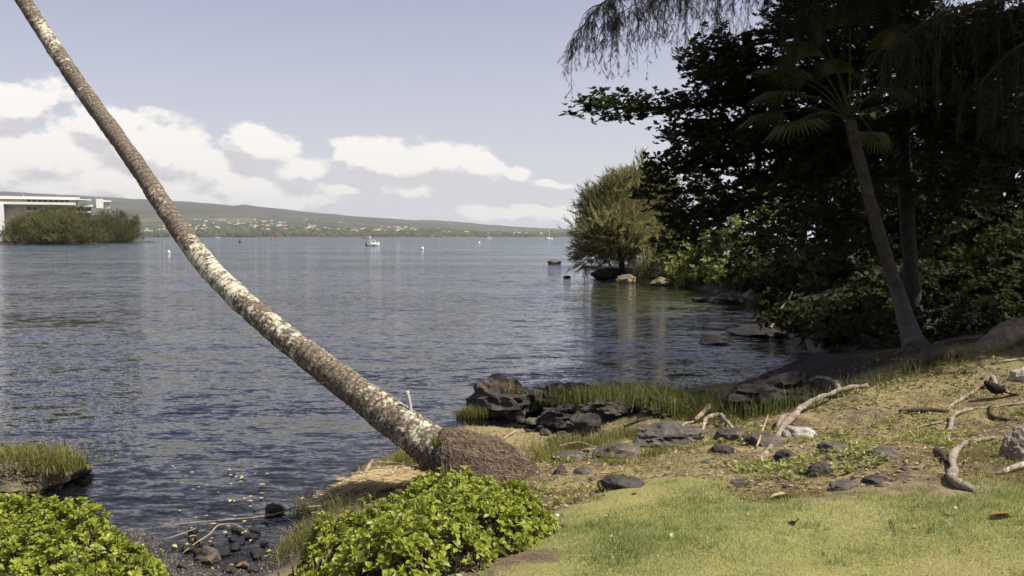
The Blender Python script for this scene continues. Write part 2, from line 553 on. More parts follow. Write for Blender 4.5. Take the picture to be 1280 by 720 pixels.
# coconut trunk: ringed grey-brown bark with pale lichen
def trunk_mat():
    m, t, out = material('coconut_bark')
    co = t.n('ShaderNodeTexCoord').outputs['Object']
    s = t.attr('along')
    n1 = t.noise(co, 9.0, 8.0, 0.7)
    n2 = t.noise(co, 34.0, 6.0, 0.65)
    n3 = t.noise(co, 1.3, 2.0, 0.5)
    base = t.mix(t.ramp(n2, 0.3, 0.7), (0.06, 0.046, 0.034), (0.23, 0.19, 0.145))
    thr = t.m('ADD', t.m('MULTIPLY', n1, 0.50), t.m('MULTIPLY', n2, 0.36))
    thr = t.m('ADD', thr, t.m('MULTIPLY', t.m('SUBTRACT', n3, 0.5), 0.35))
    thr = t.m('ADD', thr, t.m('MULTIPLY', t.attr('lichen'), 0.16))
    lich = t.ramp(thr, 0.49, 0.58)
    lcol = t.mix(t.noise(co, 15.0, 3.0), (0.42, 0.39, 0.27), (0.74, 0.71, 0.58))
    c = t.mix(t.m('MULTIPLY', lich, 0.95), base, lcol)
    p = t.n('ShaderNodeBsdfPrincipled', {'Base Color': c, 'Roughness': 0.9, 'Specular IOR Level': 0.2})
    ph = t.m('ADD', t.m('MULTIPLY', s, 11.5), t.m('MULTIPLY', t.m('SUBTRACT', t.noise(co, 5.0, 3.0), .5), 1.3))
    ring = t.ramp(t.m('PINGPONG', ph, 0.5), 0.0, 0.13, 1.0, 0.0)
    c = t.mix(t.m('MULTIPLY', ring, 0.55), c, (0.05, 0.038, 0.028)); t.t.links.new(c, p.inputs['Base Color'])
    h = t.m('ADD', n2, t.m('MULTIPLY', t.noise(co, 60.0, 4.0), 0.5))
    h = t.m('SUBTRACT', h, t.m('MULTIPLY', ring, 0.8))
    bp = t.n('ShaderNodeBump', {'Strength': 0.7, 'Distance': 0.02, 'Height': h})
    t.t.links.new(bp.outputs[0], p.inputs['Normal'])
    setout(t, out, p)
    return m
M['coco'] = trunk_mat()


def mound_mat():
    m, t, out = material('root_mound')
    co = t.n('ShaderNodeTexCoord').outputs['Object']
    n = t.noise(t.v('MULTIPLY', co, (1, 1, .3)), 40.0, 6.0, 0.7)
    c = t.mix(t.ramp(n, 0.35, 0.7), (0.035, 0.024, 0.016), (0.15, 0.108, 0.075))
    p = t.n('ShaderNodeBsdfPrincipled', {'Base Color': c, 'Roughness': 0.95, 'Specular IOR Level': 0.15})
    bp = t.n('ShaderNodeBump', {'Strength': 1.0, 'Distance': 0.03, 'Height': n})
    t.t.links.new(bp.outputs[0], p.inputs['Normal'])
    setout(t, out, p)
    return m
M['mound'] = mound_mat()


def ground_mat():
    m, t, out = material('ground_soil')
    geo = t.n('ShaderNodeNewGeometry')
    co = geo.outputs['Position']
    z = t.n('ShaderNodeSeparateXYZ', {0: co}).outputs[2]
    nA = t.noise(co, 1.1, 5.0, 0.6); nB = t.noise(co, 6.0, 6.0, 0.65); nC = t.noise(co, 38.0, 5.0, 0.65)
    soil = t.mix(nC, (0.055, 0.036, 0.024), (0.19, 0.135, 0.088))
    straw = t.mix(nC, (0.15, 0.125, 0.055), (0.40, 0.335, 0.17))
    green = t.mix(nC, (0.07, 0.085, 0.018), (0.20, 0.20, 0.06))
    f1 = t.ramp(t.m('ADD', t.m('MULTIPLY', nA, 0.5), t.m('MULTIPLY', nB, 0.5)), 0.40, 0.58)
    bank = t.mix(f1, soil, straw)
    f2 = t.ramp(t.m('ADD', t.m('MULTIPLY', t.noise(co, 1.7, 4.0), 0.6), t.m('MULTIPLY', nB, 0.4)), 0.52, 0.64)
    bank = t.mix(t.m('MULTIPLY', f2, 0.7), bank, green)
    lawn = t.mix(nB, (0.17, 0.17, 0.045), (0.34, 0.31, 0.12))
    lawn = t.mix(t.m('MULTIPLY', t.ramp(nA, 0.50, 0.72), 0.6), lawn, (0.31, 0.25, 0.12))
    c = t.mix(t.attr('lawn'), bank, lawn)
    litter = t.mix(nB, (0.010, 0.008, 0.006), (0.036, 0.027, 0.018))  # leaf litter, darkened so the trees' shade is part of its colour
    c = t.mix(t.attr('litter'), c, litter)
    shore = t.mix(t.ramp(nC, 0.35, 0.65), (0.018, 0.015, 0.013), (0.07, 0.058, 0.046))
    wet = t.ramp(t.m('ADD', z, t.m('MULTIPLY', t.m('SUBTRACT', nB, 0.5), 0.25)), 0.26, 0.10)
    c = t.mix(wet, c, shore)
    green_bed = t.mix(nB, (0.11, 0.11, 0.03), (0.24, 0.22, 0.07))
    c = t.mix(t.attr('cove'), c, green_bed)
    p = t.n('ShaderNodeBsdfPrincipled', {'Base Color': c, 'Roughness': t.m('SUBTRACT', 0.95, t.m('MULTIPLY', wet, 0.5)), 'Specular IOR Level': 0.3})
    bp = t.n('ShaderNodeBump', {'Strength': 0.9, 'Distance': 0.03, 'Height': t.m('ADD', nC, t.m('MULTIPLY', nB, 0.6))})
    t.t.links.new(bp.outputs[0], p.inputs['Normal'])
    setout(t, out, p)
    return m
M['ground'] = ground_mat()


def water_mat():
    m, t, out = material('sea_water')
    geo = t.n('ShaderNodeNewGeometry')
    co = geo.outputs['Position']
    dist = t.v('LENGTH', co)
    calm = t.attr('calm')
    tot = None
    # slopes of ripples at several wavelengths, long crests across the wind
    for i, (sc, amp, sx, rot) in enumerate([(0.12, 0.10, 0.6, 0.2), (0.5, 0.16, 0.5, -0.15), (1.6, 0.18, 0.42, 0.1), (4.2, 0.30, 0.36, -0.2), (11.0, 0.40, 0.4, 0.3), (30.0, 0.34, 0.5, -0.4)]):
        mp = t.n('ShaderNodeMapping', {'Vector': co, 'Rotation': (0, 0, rot), 'Scale': (sx, 1.0, 1.0), 'Location': (i * 7.7, i * 3.3, 0)}).outputs[0]
        nn = t.v('SUBTRACT', t.noise(mp, sc, 2.0, 0.5, 0.3, col=True), (0.5, 0.5, 0.5))
        nn = t.v('MULTIPLY', nn, (amp * 1.0, amp * 2.3, 0))
        tot = nn if tot is None else t.v('ADD', tot, nn)
    gust = t.ramp(t.noise(t.v('MULTIPLY', co, (0.35, 1.0, 1.0)), 0.045, 3.0), 0.32, 0.68, 0.68, 1.12)
    k = t.m('MULTIPLY', gust, t.m('SUBTRACT', 1.0, t.m('MULTIPLY', calm, 0.55)))
    sc = t.n('ShaderNodeVectorMath', {0: tot, 'Scale': k}, operation='SCALE').outputs[0]
    nrm = t.v('NORMALIZE', t.v('ADD', geo.outputs['Normal'], sc))
    fr = t.n('ShaderNodeFresnel', {'IOR': 1.34, 'Normal': nrm}).outputs[0]
    gl = t.n('ShaderNodeBsdfGlossy', {'Color': (0.96, 0.97, 1.0, 1), 'Roughness': 0.05, 'Normal': nrm})
    deep = t.mix(t.ramp(dist, 20, 300), (0.009, 0.012, 0.020), (0.022, 0.050, 0.064))
    body = t.n('ShaderNodeBsdfDiffuse', {'Color': deep})
    clear = t.n('ShaderNodeBsdfTransparent', {'Color': (0.62, 0.66, 0.60, 1)})
    b2 = t.n('ShaderNodeMixShader', {0: t.attr('opacity'), 1: clear.outputs[0], 2: body.outputs[0]})
    setout(t, out, t.n('ShaderNodeMixShader', {0: fr, 1: b2.outputs[0], 2: gl.outputs[0]}))
    return m
M['water'] = water_mat()


# ------------------------------------------------------------------ ground and water sheets
def axis(lo, hi, step, lo_far, hi_far, grow=1.16):
    a = list(np.arange(lo, hi + 1e-6, step))
    s = step; x = hi
    while x < hi_far:
        s *= 1.05 if x < 95 else grow * 1.1; x += s; a.append(min(x, hi_far))
    s = step; x = lo
    while x > lo_far:
        s *= 1.07 if x > -30 else grow * 1.1; x -= s; a.insert(0, max(x, lo_far))
    return np.array(a)


def in_poly(px, py, poly):
    inside = np.zeros(np.shape(px), bool)
    n = len(poly)
    for i in range(n):
        ax, ay = poly[i][:2]; bx, by = poly[(i + 1) % n][:2]
        inside ^= ((ay > py) != (by > py)) & (px < (bx - ax) * (py - ay) / (by - ay + 1e-12) + ax)
    return inside


def poly_dist(x, y, poly):
    best = np.full(np.shape(x), 1e9)
    for i in range(len(poly)):
        ax, ay = poly[i][:2]; bx, by = poly[(i + 1) % len(poly)][:2]
        ex, ey = bx - ax, by - ay
        t = np.clip(((x - ax) * ex + (y - ay) * ey) / (ex * ex + ey * ey + 1e-12), 0, 1)
        best = np.minimum(best, np.hypot(x - ax - t * ex, y - ay - t * ey))
    return np.where(in_poly(x, y, poly), best, -best)


LAWN = [tuple(hit(a, b)[:2]) for a, b in LAWN_PX]
LAWN = [(-1.2, 3.6), (-0.6, 4.2)] + LAWN + [(7.5, 7.4), (14, 5), (14, -14), (-14, -14), (-10, 1.0), (-4, 3.2)]


def lawn_mask(x, y):
    e = fbm(xy3(x, y) * 1.6, 5) * 0.36
    return sstep(-0.12, 0.16, poly_dist(x, y, LAWN) + e)


def shaded_litter_mask(x, y):
    # leaf litter where the wood stands; also paints the shade on the ground
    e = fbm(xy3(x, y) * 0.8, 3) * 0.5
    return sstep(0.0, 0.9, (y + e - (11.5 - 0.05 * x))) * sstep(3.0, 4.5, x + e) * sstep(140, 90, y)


def grid(ax, ay):
    X, Y = np.meshgrid(ax, ay)
    nx, ny = len(ax), len(ay)
    i, j = np.meshgrid(np.arange(ny - 1), np.arange(nx - 1), indexing='ij')
    a = (i * nx + j).ravel()
    return X.ravel(), Y.ravel(), np.stack([a, a + 1, a + nx + 1, a + nx], 1)


gx, gy, gf = grid(axis(-4.6, 7.6, 0.05, -16000, 16000), axis(4.0, 17.0, 0.05, -16000, 16000))
gH = H(gx, gy)
gH = np.where(np.hypot(gx, gy) > 600, np.minimum(gH, -4), gH)
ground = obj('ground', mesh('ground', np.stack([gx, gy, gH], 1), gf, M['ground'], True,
                            {'lawn': lawn_mask(gx, gy), 'litter': shaded_litter_mask(gx, gy),
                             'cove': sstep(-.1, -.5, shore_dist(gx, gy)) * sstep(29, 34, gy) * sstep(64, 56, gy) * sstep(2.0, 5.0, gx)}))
tag(ground, 'sloping lawn, bare bank and shore dropping under the water', kind='structure')

wx, wy, wf = grid(axis(-6, 8, 0.12, -16000, 16000, 1.14), axis(6.0, 20.0, 0.12, -16000, 16000, 1.14))
wd = -H(wx, wy)
opac = np.clip(1 - np.exp(-np.maximum(wd, 0) * 2.2), 0, 1)
cv = sstep(29, 35, wy) * sstep(66, 57, wy) * sstep(1.5, 5.0, wx)
opac = opac * (1 - 0.8 * cv)
water = obj('sea', mesh('sea', np.stack([wx, wy, np.zeros_like(wx)], 1), wf, M['water'], True,
                        {'opacity': opac, 'calm': np.maximum(sstep(-3.0, 0.0, shore_dist(wx, wy)) * 0.5, cv * 0.7)}))
tag(water, 'calm rippled bay water', kind='structure')


# ------------------------------------------------------------------ far hills across the bay
def hill_mat():
    m, t, out = material('far_hillside')
    geo = t.n('ShaderNodeNewGeometry')
    co = t.v('MULTIPLY', geo.outputs['Position'], (0.001, 0.001, 0.004))
    z = t.n('ShaderNodeSeparateXYZ', {0: geo.outputs['Position']}).outputs[2]
    n1 = t.noise(co, 1.6, 6.0, 0.6); n2 = t.noise(co, 9.0, 6.0, 0.7); n3 = t.noise(co, 40.0, 4.0, 0.7)
    forest = t.mix(n3, (0.034, 0.036, 0.028), (0.075, 0.074, 0.055))
    field = t.mix(n3, (0.095, 0.10, 0.058), (0.19, 0.18, 0.11))
    f = t.ramp(t.m('ADD', t.m('MULTIPLY', n1, .55), t.m('MULTIPLY', n2, .45)), 0.47, 0.60)
    low = t.ramp(z, 260, 60)
    c = t.mix(t.m('MULTIPLY', f, t.m('ADD', 0.3, t.m('MULTIPLY', low, 0.55))), forest, field)
    cliff = t.mix(n3, (0.03, 0.025, 0.02), (0.10, 0.075, 0.05))
    c = t.mix(t.m('MULTIPLY', t.ramp(z, 22, 6), t.ramp(n2, 0.4, 0.6)), c, cliff)
    setout(t, out, t.n('ShaderNodeBsdfDiffuse', {'Color': c}))
    return m
M['hill'] = hill_mat()
SKY_PX = np.array([(-900, 226), (-400, 230), (0, 241), (60, 244), (100, 246), (200, 252), (270, 256), (292, 259), (306, 257), (322, 260), (345, 262), (400, 268), (450, 272), (520, 277),
                   (545, 276.5), (600, 281.5), (660, 286), (690, 287), (735, 291), (800, 295.0), (830, 297.5), (900, 298)], float)
D0, D1 = 3900.0, 9000.0


def hill_e(px, t):
    """height over the horizon in pixels at column px and depth fraction t"""
    E = 296.5 - np.interp(px, SKY_PX[:, 0], SKY_PX[:, 1])
    E = np.maximum(E, 0)
    n = fbm(xy3(px * 0.02, t * 6.0), 4) * 0.05 * E * np.sin(np.pi * np.clip(t, 0, 1))
    return E * np.clip(t, 0, 1) ** 0.75 + n + fbm(xy3(px * 0.09, t * 14, 3.0), 3) * 0.35 * sstep(0.02, .1, t)


def hill_pt(px, t):
    px = np.asarray(px, float); t = np.asarray(t, float)
    D = D0 + (D1 - D0) * t + 250 * np.sin(px * 0.013) * (1 - t) + 900 * sstep(500, 800, px) * (1 - t)
    u = (px - 640) / F
    z = hill_e(px, t) / F * D + CZ
    shore = sstep(0.0, 0.012, t)
    return np.stack([u * D, D, np.where(t <= 0.0, -3.0, z + 8 * shore)], -1)


hp = np.arange(-900, 880, 4.0)
ht = np.concatenate([[0.0, 0.002, 0.006, .012, .02], np.linspace(0.03, 1.0, 60), [1.05, 1.2]])
HX, HT = np.meshgrid(hp, ht)
hv = hill_pt(HX.ravel(), np.minimum(HT.ravel(), 1.0))
back = HT.ravel() > 1.0
hv[back, 1] += (HT.ravel()[back] - 1) * 9000; hv[back, 2] *= np.where(HT.ravel()[back] > 1.1, 0.2, .97)
nx = len(hp)
ii, jj = np.meshgrid(np.arange(len(ht) - 1), np.arange(nx - 1), indexing='ij')
aa = (ii * nx + jj).ravel()
hills = obj('hills', mesh('hills', hv, np.stack([aa, aa + 1, aa + nx + 1, aa + nx], 1), M['hill'], True))
tag(hills, 'long low volcanic slope across the bay', kind='structure')

# wooded fringe on the lower slope, far too small to count
iv, if_ = ico(1)
N = 3000
tp = rng.uniform(-250, 830, N); tt = rng.beta(0.7, 5.0, N) * 0.5 + 0.004
pos = hill_pt(tp, tt)
sc3 = np.stack([rng.uniform(6, 16, N), rng.uniform(6, 16, N), rng.uniform(5, 11, N)], 1)
V, Fa, tn = scatter(iv, if_, pos, np.repeat(np.eye(3)[None], N, 0), sc3, rng.random(N))
M['far_crown'] = leafy('far_tree_crown', (0.035, 0.042, 0.022), (0.09, 0.095, 0.045), 0.8, 0.0, 0.1)
fw = obj('far_woods', mesh('far_woods', V, Fa, M['far_crown'], True, {'tint': tn}))
tag(fw, 'dark tree cover along the far shore of the bay', 'woods', kind='stuff')

# houses of the town on the far slope
def house_mesh(k):
    mb = MB()
    L, W, hh = [(13, 9, 5), (17, 10, 4.5), (24, 12, 6)][k]
    V, Q = box(L, W, hh, (0, 0, hh / 2)); mb.add(V, Q)
    me_v = np.array([(-L / 2 - .6, -W / 2 - .6, hh), (L / 2 + .6, -W / 2 - .6, hh), (L / 2 + .6, W / 2 + .6, hh), (-L / 2 - .6, W / 2 + .6, hh), (-L / 2 - .6, 0, hh + 2.6), (L / 2 + .6, 0, hh + 2.6)])
    n0 = mb.n
    mb.add(me_v, np.array([(0, 1, 5, 4), (2, 3, 4, 5)]))
    mb.T.append(np.array([(0, 4, 3), (1, 2, 5)]) + n0)
    return mb
HM = []
for k in range(3):
    for wall, roof in ((M['white'], (0.62, 0.60, 0.56)), (M['cream'], (0.45, 0.42, 0.38)), (M['white'], (0.5, 0.26, 0.18))):
        me = house_mesh(k).out('house', wall)
        key = 'roof_%s' % (roof,)
        if key not in M: M[key] = plain('house_roof', roof, 0.6, 0.05, 0.3)
        me.materials.append(M[key])
        for p_ in me.polygons:
            if p_.center.z > [5, 4.5, 6][k] + .01: p_.material_index = 1
        HM.append(me)
HOUSE = []
for _ in range(70):
    HOUSE.append((rng.normal(315, 55), rng.uniform(276, 291)))
for _ in range(25):
    HOUSE.append((rng.uniform(180, 260), rng.uniform(283, 293)))
for _ in range(26):
    HOUSE.append((rng.normal(505, 26), rng.uniform(286, 292)))
for _ in range(16):
    HOUSE.append((rng.uniform(385, 470), rng.uniform(286, 293)))
for _ in range(14):
    HOUSE.append((rng.uniform(540, 700), rng.uniform(290.5, 294.5)))
for i, (hx, hy) in enumerate(HOUSE):
    E = max(296.5 - np.interp(hx, SKY_PX[:, 0], SKY_PX[:, 1]), 1)
    t_ = float(np.clip(((296.5 - hy) / E), 0.012, 0.9) ** (1 / 0.75))
    p_ = hill_pt(hx, t_)
    o = obj('hillside_house', HM[int(rng.integers(0, len(HM)))], None, (p_[0], p_[1], p_[2] + 1.5))
    o.rotation_euler = (0, 0, rng.uniform(-.5, .5)); o.scale = (.75, .75, .7)
    tag(o, 'tiny pale house on the far slope across the bay', 'house', 'houses on the far hillside')

# ------------------------------------------------------------------ generic tree parts
LEAF4 = np.array([(0, 0, 0), (.58, .31, .05), (1, 0, -.06), (.58, -.31, .05)])
LEAF4F = np.array([(0, 1, 2, 3)])
LEAF6 = np.array([(0, 0, 0), (.30, .20, .04), (.66, .24, .05), (1.0, 0, -.05), (.66, -.24, .05), (.30, -.20, .04), (.5, 0, -.02)])
LEAF6F = np.array([(0, 6, 1), (1, 6, 2), (2, 6, 3), (3, 6, 4), (4, 6, 5), (5, 6, 0)])


def rosettes(pos, axis_, size, k, mb, tint0, spread=1.0, rnd=rng):
    """k leaves around each point, splayed about the axis"""
    N = len(pos)
    pos = np.repeat(pos, k, 0); ax_ = unit(np.repeat(axis_, k, 0))
    t1 = unit(np.cross(ax_, np.where(np.abs(ax_[:, 2:3]) < .9, (0., 0, 1), (1., 0, 0))))
    t2 = np.cross(ax_, t1)
    a = np.tile(np.arange(k) * 2 * np.pi / k, N) + np.repeat(rnd.uniform(0, 6.28, N), k) + rnd.normal(0, .25, N * k)
    rad = np.cos(a)[:, None] * t1 + np.sin(a)[:, None] * t2
    d = unit(rad * spread + ax_ * rnd.uniform(0.15, 0.8, (N * k, 1)) + rnd.normal(0, .15, (N * k, 3)))
    nrm = ax_ * 1.0 - rad * 0.3 + rnd.normal(0, .25, (N * k, 3))
    s = size * rnd.uniform(.65, 1.2, N * k)
    V, Fa, tn = scatter(LEAF4, LEAF4F, pos, frames(d, nrm), s, np.clip(np.repeat(tint0, k) + rnd.normal(0, .15, N * k), 0, 1))
    mb.add(V, Fa, tn)


def needle_template(n, L, width, seed):
    """a drooping branchlet along +x with needles"""
    r = np.random.default_rng(seed)
    V, T = [], []
    for i in range(n):
        s = r.uniform(0, .8)
        p0 = np.array((s, 0, -0.12 * s * s))
        a = r.uniform(0, 6.28)
        d = unit(np.array((1.0, .55 * math.cos(a), .55 * math.sin(a) - .1)))
        l = L * r.uniform(.5, 1)
        side = unit(np.cross(d, (math.sin(a), .3, math.cos(a)))) * width
        b = len(V)
        V += [p0 - side, p0 + side, p0 + d * l]
        T.append((b, b + 1, b + 2))
    return np.array(V), np.array(T)
NEED = [needle_template(18, .42, .012, 40 + k) for k in range(4)]
NEEDW = [needle_template(12, .5, .03, 60 + k) for k in range(4)]


def sprays(pos, dirs, size, mb, tint, tm=NEED):
    N = len(pos)
    pick = rng.integers(0, len(tm), N)
    nr = rng.normal(0, 1, (N, 3))
    Rm = frames(dirs, nr)
    s = size * rng.uniform(.6, 1.25, N)
    for k in range(len(tm)):
        q = pick == k
        if q.any():
            V, Fa, tn = scatter(tm[k][0], tm[k][1], pos[q], Rm[q], s[q], tint[q])
            mb.add(V, Fa, tn)


def tree(name, label, cat, base, trunk, tr, lobes, leaf, mat_leaf, nclump, nper, size, group=None, sig=.2, mat_bark='bark', k=6, wob=.12, up=0.6, seg=10, sub=True, limbs=True):
    """tapered trunk, a limb to each lobe, twigs to clumps, foliage in clumps"""
    base = np.asarray(base, float)
    root = thing(name, base, label, cat, group)
    tp_ = np.asarray(trunk, float)
    pts = curve(tp_, max(10, len(tp_) * 6))
    mb = MB(); add_tube(mb, pts, tr, seg, wob, len(name))
    obj('trunk', mb.out('trunk', M[mat_bark], base, True), root)
    crown = MB(); tw = MB()
    for (c, r) in lobes:
        c = np.asarray(c, float); r = np.asarray(r, float)
        j = np.argmin(np.linalg.norm(pts - c, axis=1) + 1.0 * np.maximum(0, pts[:, 2] - c[2]))
        a = pts[j]
        rl = np.interp(j / (len(pts) - 1), np.linspace(0, 1, len(tr)), tr)
        if limbs and np.linalg.norm(c - a) > .4 * r.max():
            mid = (a + c) / 2 + np.array((0, 0, .12 * np.linalg.norm(c - a)))
            lb = MB(); add_tube(lb, curve([a, mid, c], 10), [rl * .6, rl * .4, rl * .2], 7, .1)
            obj('limb', lb.out('limb', M[mat_bark], base, True), root)
        vol = nclump * (r.prod() ** (2 / 3)) / 1.0
        n = max(6, int(vol))
        d = unit(rng.normal(0, 1, (n, 3)))
        rad = rng.uniform(.35, 1.02, n) ** .6
        cc = c + d * r * rad[:, None] * (1 + .25 * fbm(d * 2.2 + c, 2))[:, None]
        for q in cc[:int(min(n, 40)) if sub else 0]:
            add_tube(tw, curve([c, (c + q) / 2 + rng.normal(0, .06, 3) * r, q], 5), [rl * .12 + .01, .006], 4)
        m = nper
        pp = np.repeat(cc, m, 0) + rng.normal(0, 1, (n * m, 3)) * sig * r.mean() * np.array((1, 1, .7))
        od = unit(pp - c) * (r.mean() * .7)
        tn0 = np.clip(rng.normal(0, .22) + np.repeat(rng.uniform(.1, .9, n), m) + rng.normal(0, .1, n * m), 0, 1)
        if leaf == 'broad':
            axv = unit(unit(pp - c) * .8 + np.array((0, 0, up)) + rng.normal(0, .3, (n * m, 3)))
            rosettes(pp, axv, size, k, crown, tn0)
        else:
            dv = unit(unit(pp - c) * .9 + np.array((0, 0, up)) + rng.normal(0, .25, (n * m, 3)))
            sprays(pp, dv, size, crown, tn0, NEEDW)
    if tw.n: obj('twigs', tw.out('twigs', M[mat_bark], base), root)['kind'] = 'stuff'
    o = obj('crown', crown.out('crown', M[mat_leaf], base), root); o['kind'] = 'stuff'
    return root


# ------------------------------------------------------------------ wooded point on the left with the hotel
def islet(px0, px1, D, depth, hgt, name, label):
    n = 60
    u0, u1 = (px0 - 640) / F * D, (px1 - 640) / F * D
    tx = np.linspace(u0, u1, n); ty = np.linspace(-.5, .5, 14)
    X, T = np.meshgrid(tx, ty)
    e = fbm(xy3(X * .12, T * 5), 4)
    Y = D + T * depth * (1 + .2 * e) + 4 * fbm(xy3(X * .05, T * 0), 2)
    edge = np.minimum(1 - np.abs(T) * 2, np.minimum((X - u0) / 14, (u1 - X) / 14))
    Z = -1.0 + (hgt + 1.0) * sstep(0.0, .35, edge) * (1 + .25 * e)
    i, j = np.meshgrid(np.arange(13), np.arange(n - 1), indexing='ij'); a = (i * n + j).ravel()
    o = obj(name, mesh(name, np.stack([X.ravel(), Y.ravel(), Z.ravel()], 1), np.stack([a, a + 1, a + n + 1, a + n], 1), M['lava'], True))
    return tag(o, label, kind='structure')
islet(-260, 112, 346, 34, .8, 'peninsula', 'low rocky point of land below the hotel')
islet(70, 190, 424, 26, .8, 'spit', 'low dark rock spit behind the hotel point')

hd = 355.0
def hp_(px, py, d=hd): return at(px, py, d)
ho = thing('hotel', (at(-60, 303, hd)[0], hd, 1.0), 'long white hotel block with flat roofs behind the shoreline trees', 'hotel')
HB = np.array(ho.location)
ho.rotation_euler = (0, 0, R(26)); ho.scale = (1.17, 1, 1)
def hbox(name, x0, x1, y0, y1, d0, d1, mat, parent=ho, off=0.0):
    a, b = at(x0, y1, hd), at(x1, y0, hd)
    V, Q = box(b[0] - a[0], d1 - d0, b[2] - a[2], ((a[0] + b[0]) / 2, hd + (d0 + d1) / 2, (a[2] + b[2]) / 2))
    mb = MB().add(V, Q)
    return obj(name, mb.out(name, mat, HB), parent)
hbox('end_wall', -40, -12, 254.5, 303, -4, 14, M['white'])
hbox('wing_wall', -12, 74, 256, 303, 2, 14, M['cream'])
for fy in (262, 270, 278, 286, 294):
    hbox('balcony', 8, 74, fy, fy + 1.7, 0.2, 2, M['white'])
    for k in range(11):
        hbox('window', 9.5 + k * 6, 13.5 + k * 6, fy - 4.5, fy, 1.8, 2.1, M['glass'])
hbox('parapet', -40, 58, 251.3, 254.5, -3.6, 14, M['white'])
hbox('top_storey', -40, 60, 247.5, 251.4, 0.5, 12, M['cream'])
for k in range(8):
    hbox('window', 9.6 + k * 5.4, 13.4 + k * 5.4, 248.0, 251.0, 0.2, 0.8, M['glass'])
rf = hbox('roof', -40, 62, 244.0, 247.5, -2, 14, M['white'])
hbox('roof_slab', 58, 74, 246.2, 247.6, -1, 12, M['white'])
hbox('stair_tower', 79, 86, 245.4, 258, -1, 8, M['white'])
hbox('tower_annex', 86, 94.5, 247.2, 249.4, 0, 8, M['white'])
hbox('annex_wall', 88.5, 93, 249.4, 258, 1, 8, M['cream'])
hbox('lower_roof', 62, 79, 253.5, 256, 0, 10, M['white'])
hbox('antenna', 5.7, 6.3, 241, 244, 4, 4.4, M['cream'])
for k, fy in enumerate((275, 283)):
    hbox('vent_panel', 4.6, 7.2, fy, fy + 2.0, -4.3, -3.9, M['glass'])

ISL = [(-75, 305, 268, 24, 342), (26, 304, 268, 17, 341), (36, 304, 258, 30, 345), (52, 304, 264, 34, 334), (62, 302, 256, 28, 350), (84, 304, 266, 30, 335), (100, 300, 256, 28, 352), (116, 300, 268, 26, 340),
       (128, 299, 262, 26, 415), (148, 299, 260, 30, 420), (160, 299, 270, 18, 422)]
ISL_L = ['broad ironwood tree standing beyond the white hotel end wall', 'ironwood tree hiding the foot of the white hotel wall', 'tall dark ironwood in front of the hotel windows', 'wide low ironwood on the rocks before the hotel',
         'tall ironwood beside the hotel stair tower', 'round olive ironwood at the tip of the hotel point', 'tall spiky ironwood just past the hotel stair tower', 'low ironwood leaning over the rock tip of the hotel point',
         'tall dark ironwood on the spit behind the hotel point', 'broad ironwood in the middle of the dark spit', 'small ironwood at the seaward end of the dark spit']
for i, (px, pb, pt, hw, D) in enumerate(ISL):
    b = at(px, pb, D); b[2] = 0.7
    pt += 5; tz = at(px, pt, D)[2]; r_ = hw / F * D
    Ht = tz - b[2]
    lob = []
    for q in range(11):
        lob.append((b + np.array((rng.uniform(-.6, .6) * r_, rng.uniform(-.5, .5) * r_, Ht * rng.uniform(.12, .8))), np.array((.36 * r_, .36 * r_, Ht * .2)) * rng.uniform(.6, 1.3)))
    for q in range(5):
        lob.append((b + np.array((rng.uniform(-.75, .75) * r_, rng.uniform(-.6, .2) * r_, Ht * rng.uniform(.08, .2))), np.array((.34 * r_, .34 * r_, Ht * .13))))
    lob.append((b + np.array((0, 0, Ht * .78)), np.array((.35 * r_, .35 * r_, Ht * .22))))
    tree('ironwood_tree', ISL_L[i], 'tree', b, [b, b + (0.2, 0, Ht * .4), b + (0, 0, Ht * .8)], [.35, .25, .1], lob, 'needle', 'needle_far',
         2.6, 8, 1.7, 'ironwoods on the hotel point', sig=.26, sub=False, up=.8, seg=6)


# ------------------------------------------------------------------ leaning coconut palm
CO = [(563, 580, 8.30, 66), (538, 558, 8.32, 61), (505, 533, 8.38, 56), (470, 508, 8.5, 51), (425, 474, 8.65, 46), (360, 425, 8.95, 41), (300, 374, 9.3, 37.5), (252, 324, 9.7, 34.5), (213, 270, 10.2, 31.5),
      (163, 195, 10.9, 28), (98, 105, 11.8, 25.5), (29, 0, 12.8, 22.5), (-60, -140, 14.2, 20), (-150, -290, 15.5, 18), (-230, -430, 16.8, 17)]
LI = [.1, .42, .55, .5, .32, .3, .5, .6, .2, -.2, .25, .3, .3, .3, .3]
cp_ = np.array([at(a, b, d) for a, b, d, _ in CO])
cr_ = np.array([w_ * np.interp(b, [0, 300, 560], [.68, .71, .85]) / 2 / F * np.linalg.norm(p - (0, 0, CZ)) for (a, b, d, w_), p in zip(CO, cp_)])
NR = 420
ctr = curve(cp_, NR)
seglen = np.concatenate([[0], np.cumsum(np.linalg.norm(np.diff(ctr, axis=0), axis=1))])
ki = np.linspace(0, len(CO) - 1, NR)
rr = np.interp(ki, np.arange(len(CO)), cr_)
ll = np.interp(ki, np.arange(len(CO)), LI)
ringph = seglen / (0.075 + 0.035 * np.sin(seglen * 1.7)) 
saw = (ringph % 1.0)
rr2 = rr * (1 + 0.035 * (1 - saw) ** 2 - 0.012) * (1 + .02 * np.sin(seglen * 9.0))
V, Q, T = tube(ctr, rr2, 28)
cen = np.repeat(ctr, 28, 0)
Vt = V[:len(cen)]
Vt = cen + (Vt - cen) * (1 + 0.055 * fbm(Vt * 7.0, 3) + 0.025 * fbm(Vt * 24.0, 2))[:, None]
V[:len(cen)] = Vt
palm = thing('coconut_palm', (cp_[0][0], cp_[0][1], gz(cp_[0][0], cp_[0][1])), 'tall coconut palm with lichen-spotted trunk leaning far out over the water', 'palm tree')
PB = np.array(palm.location)
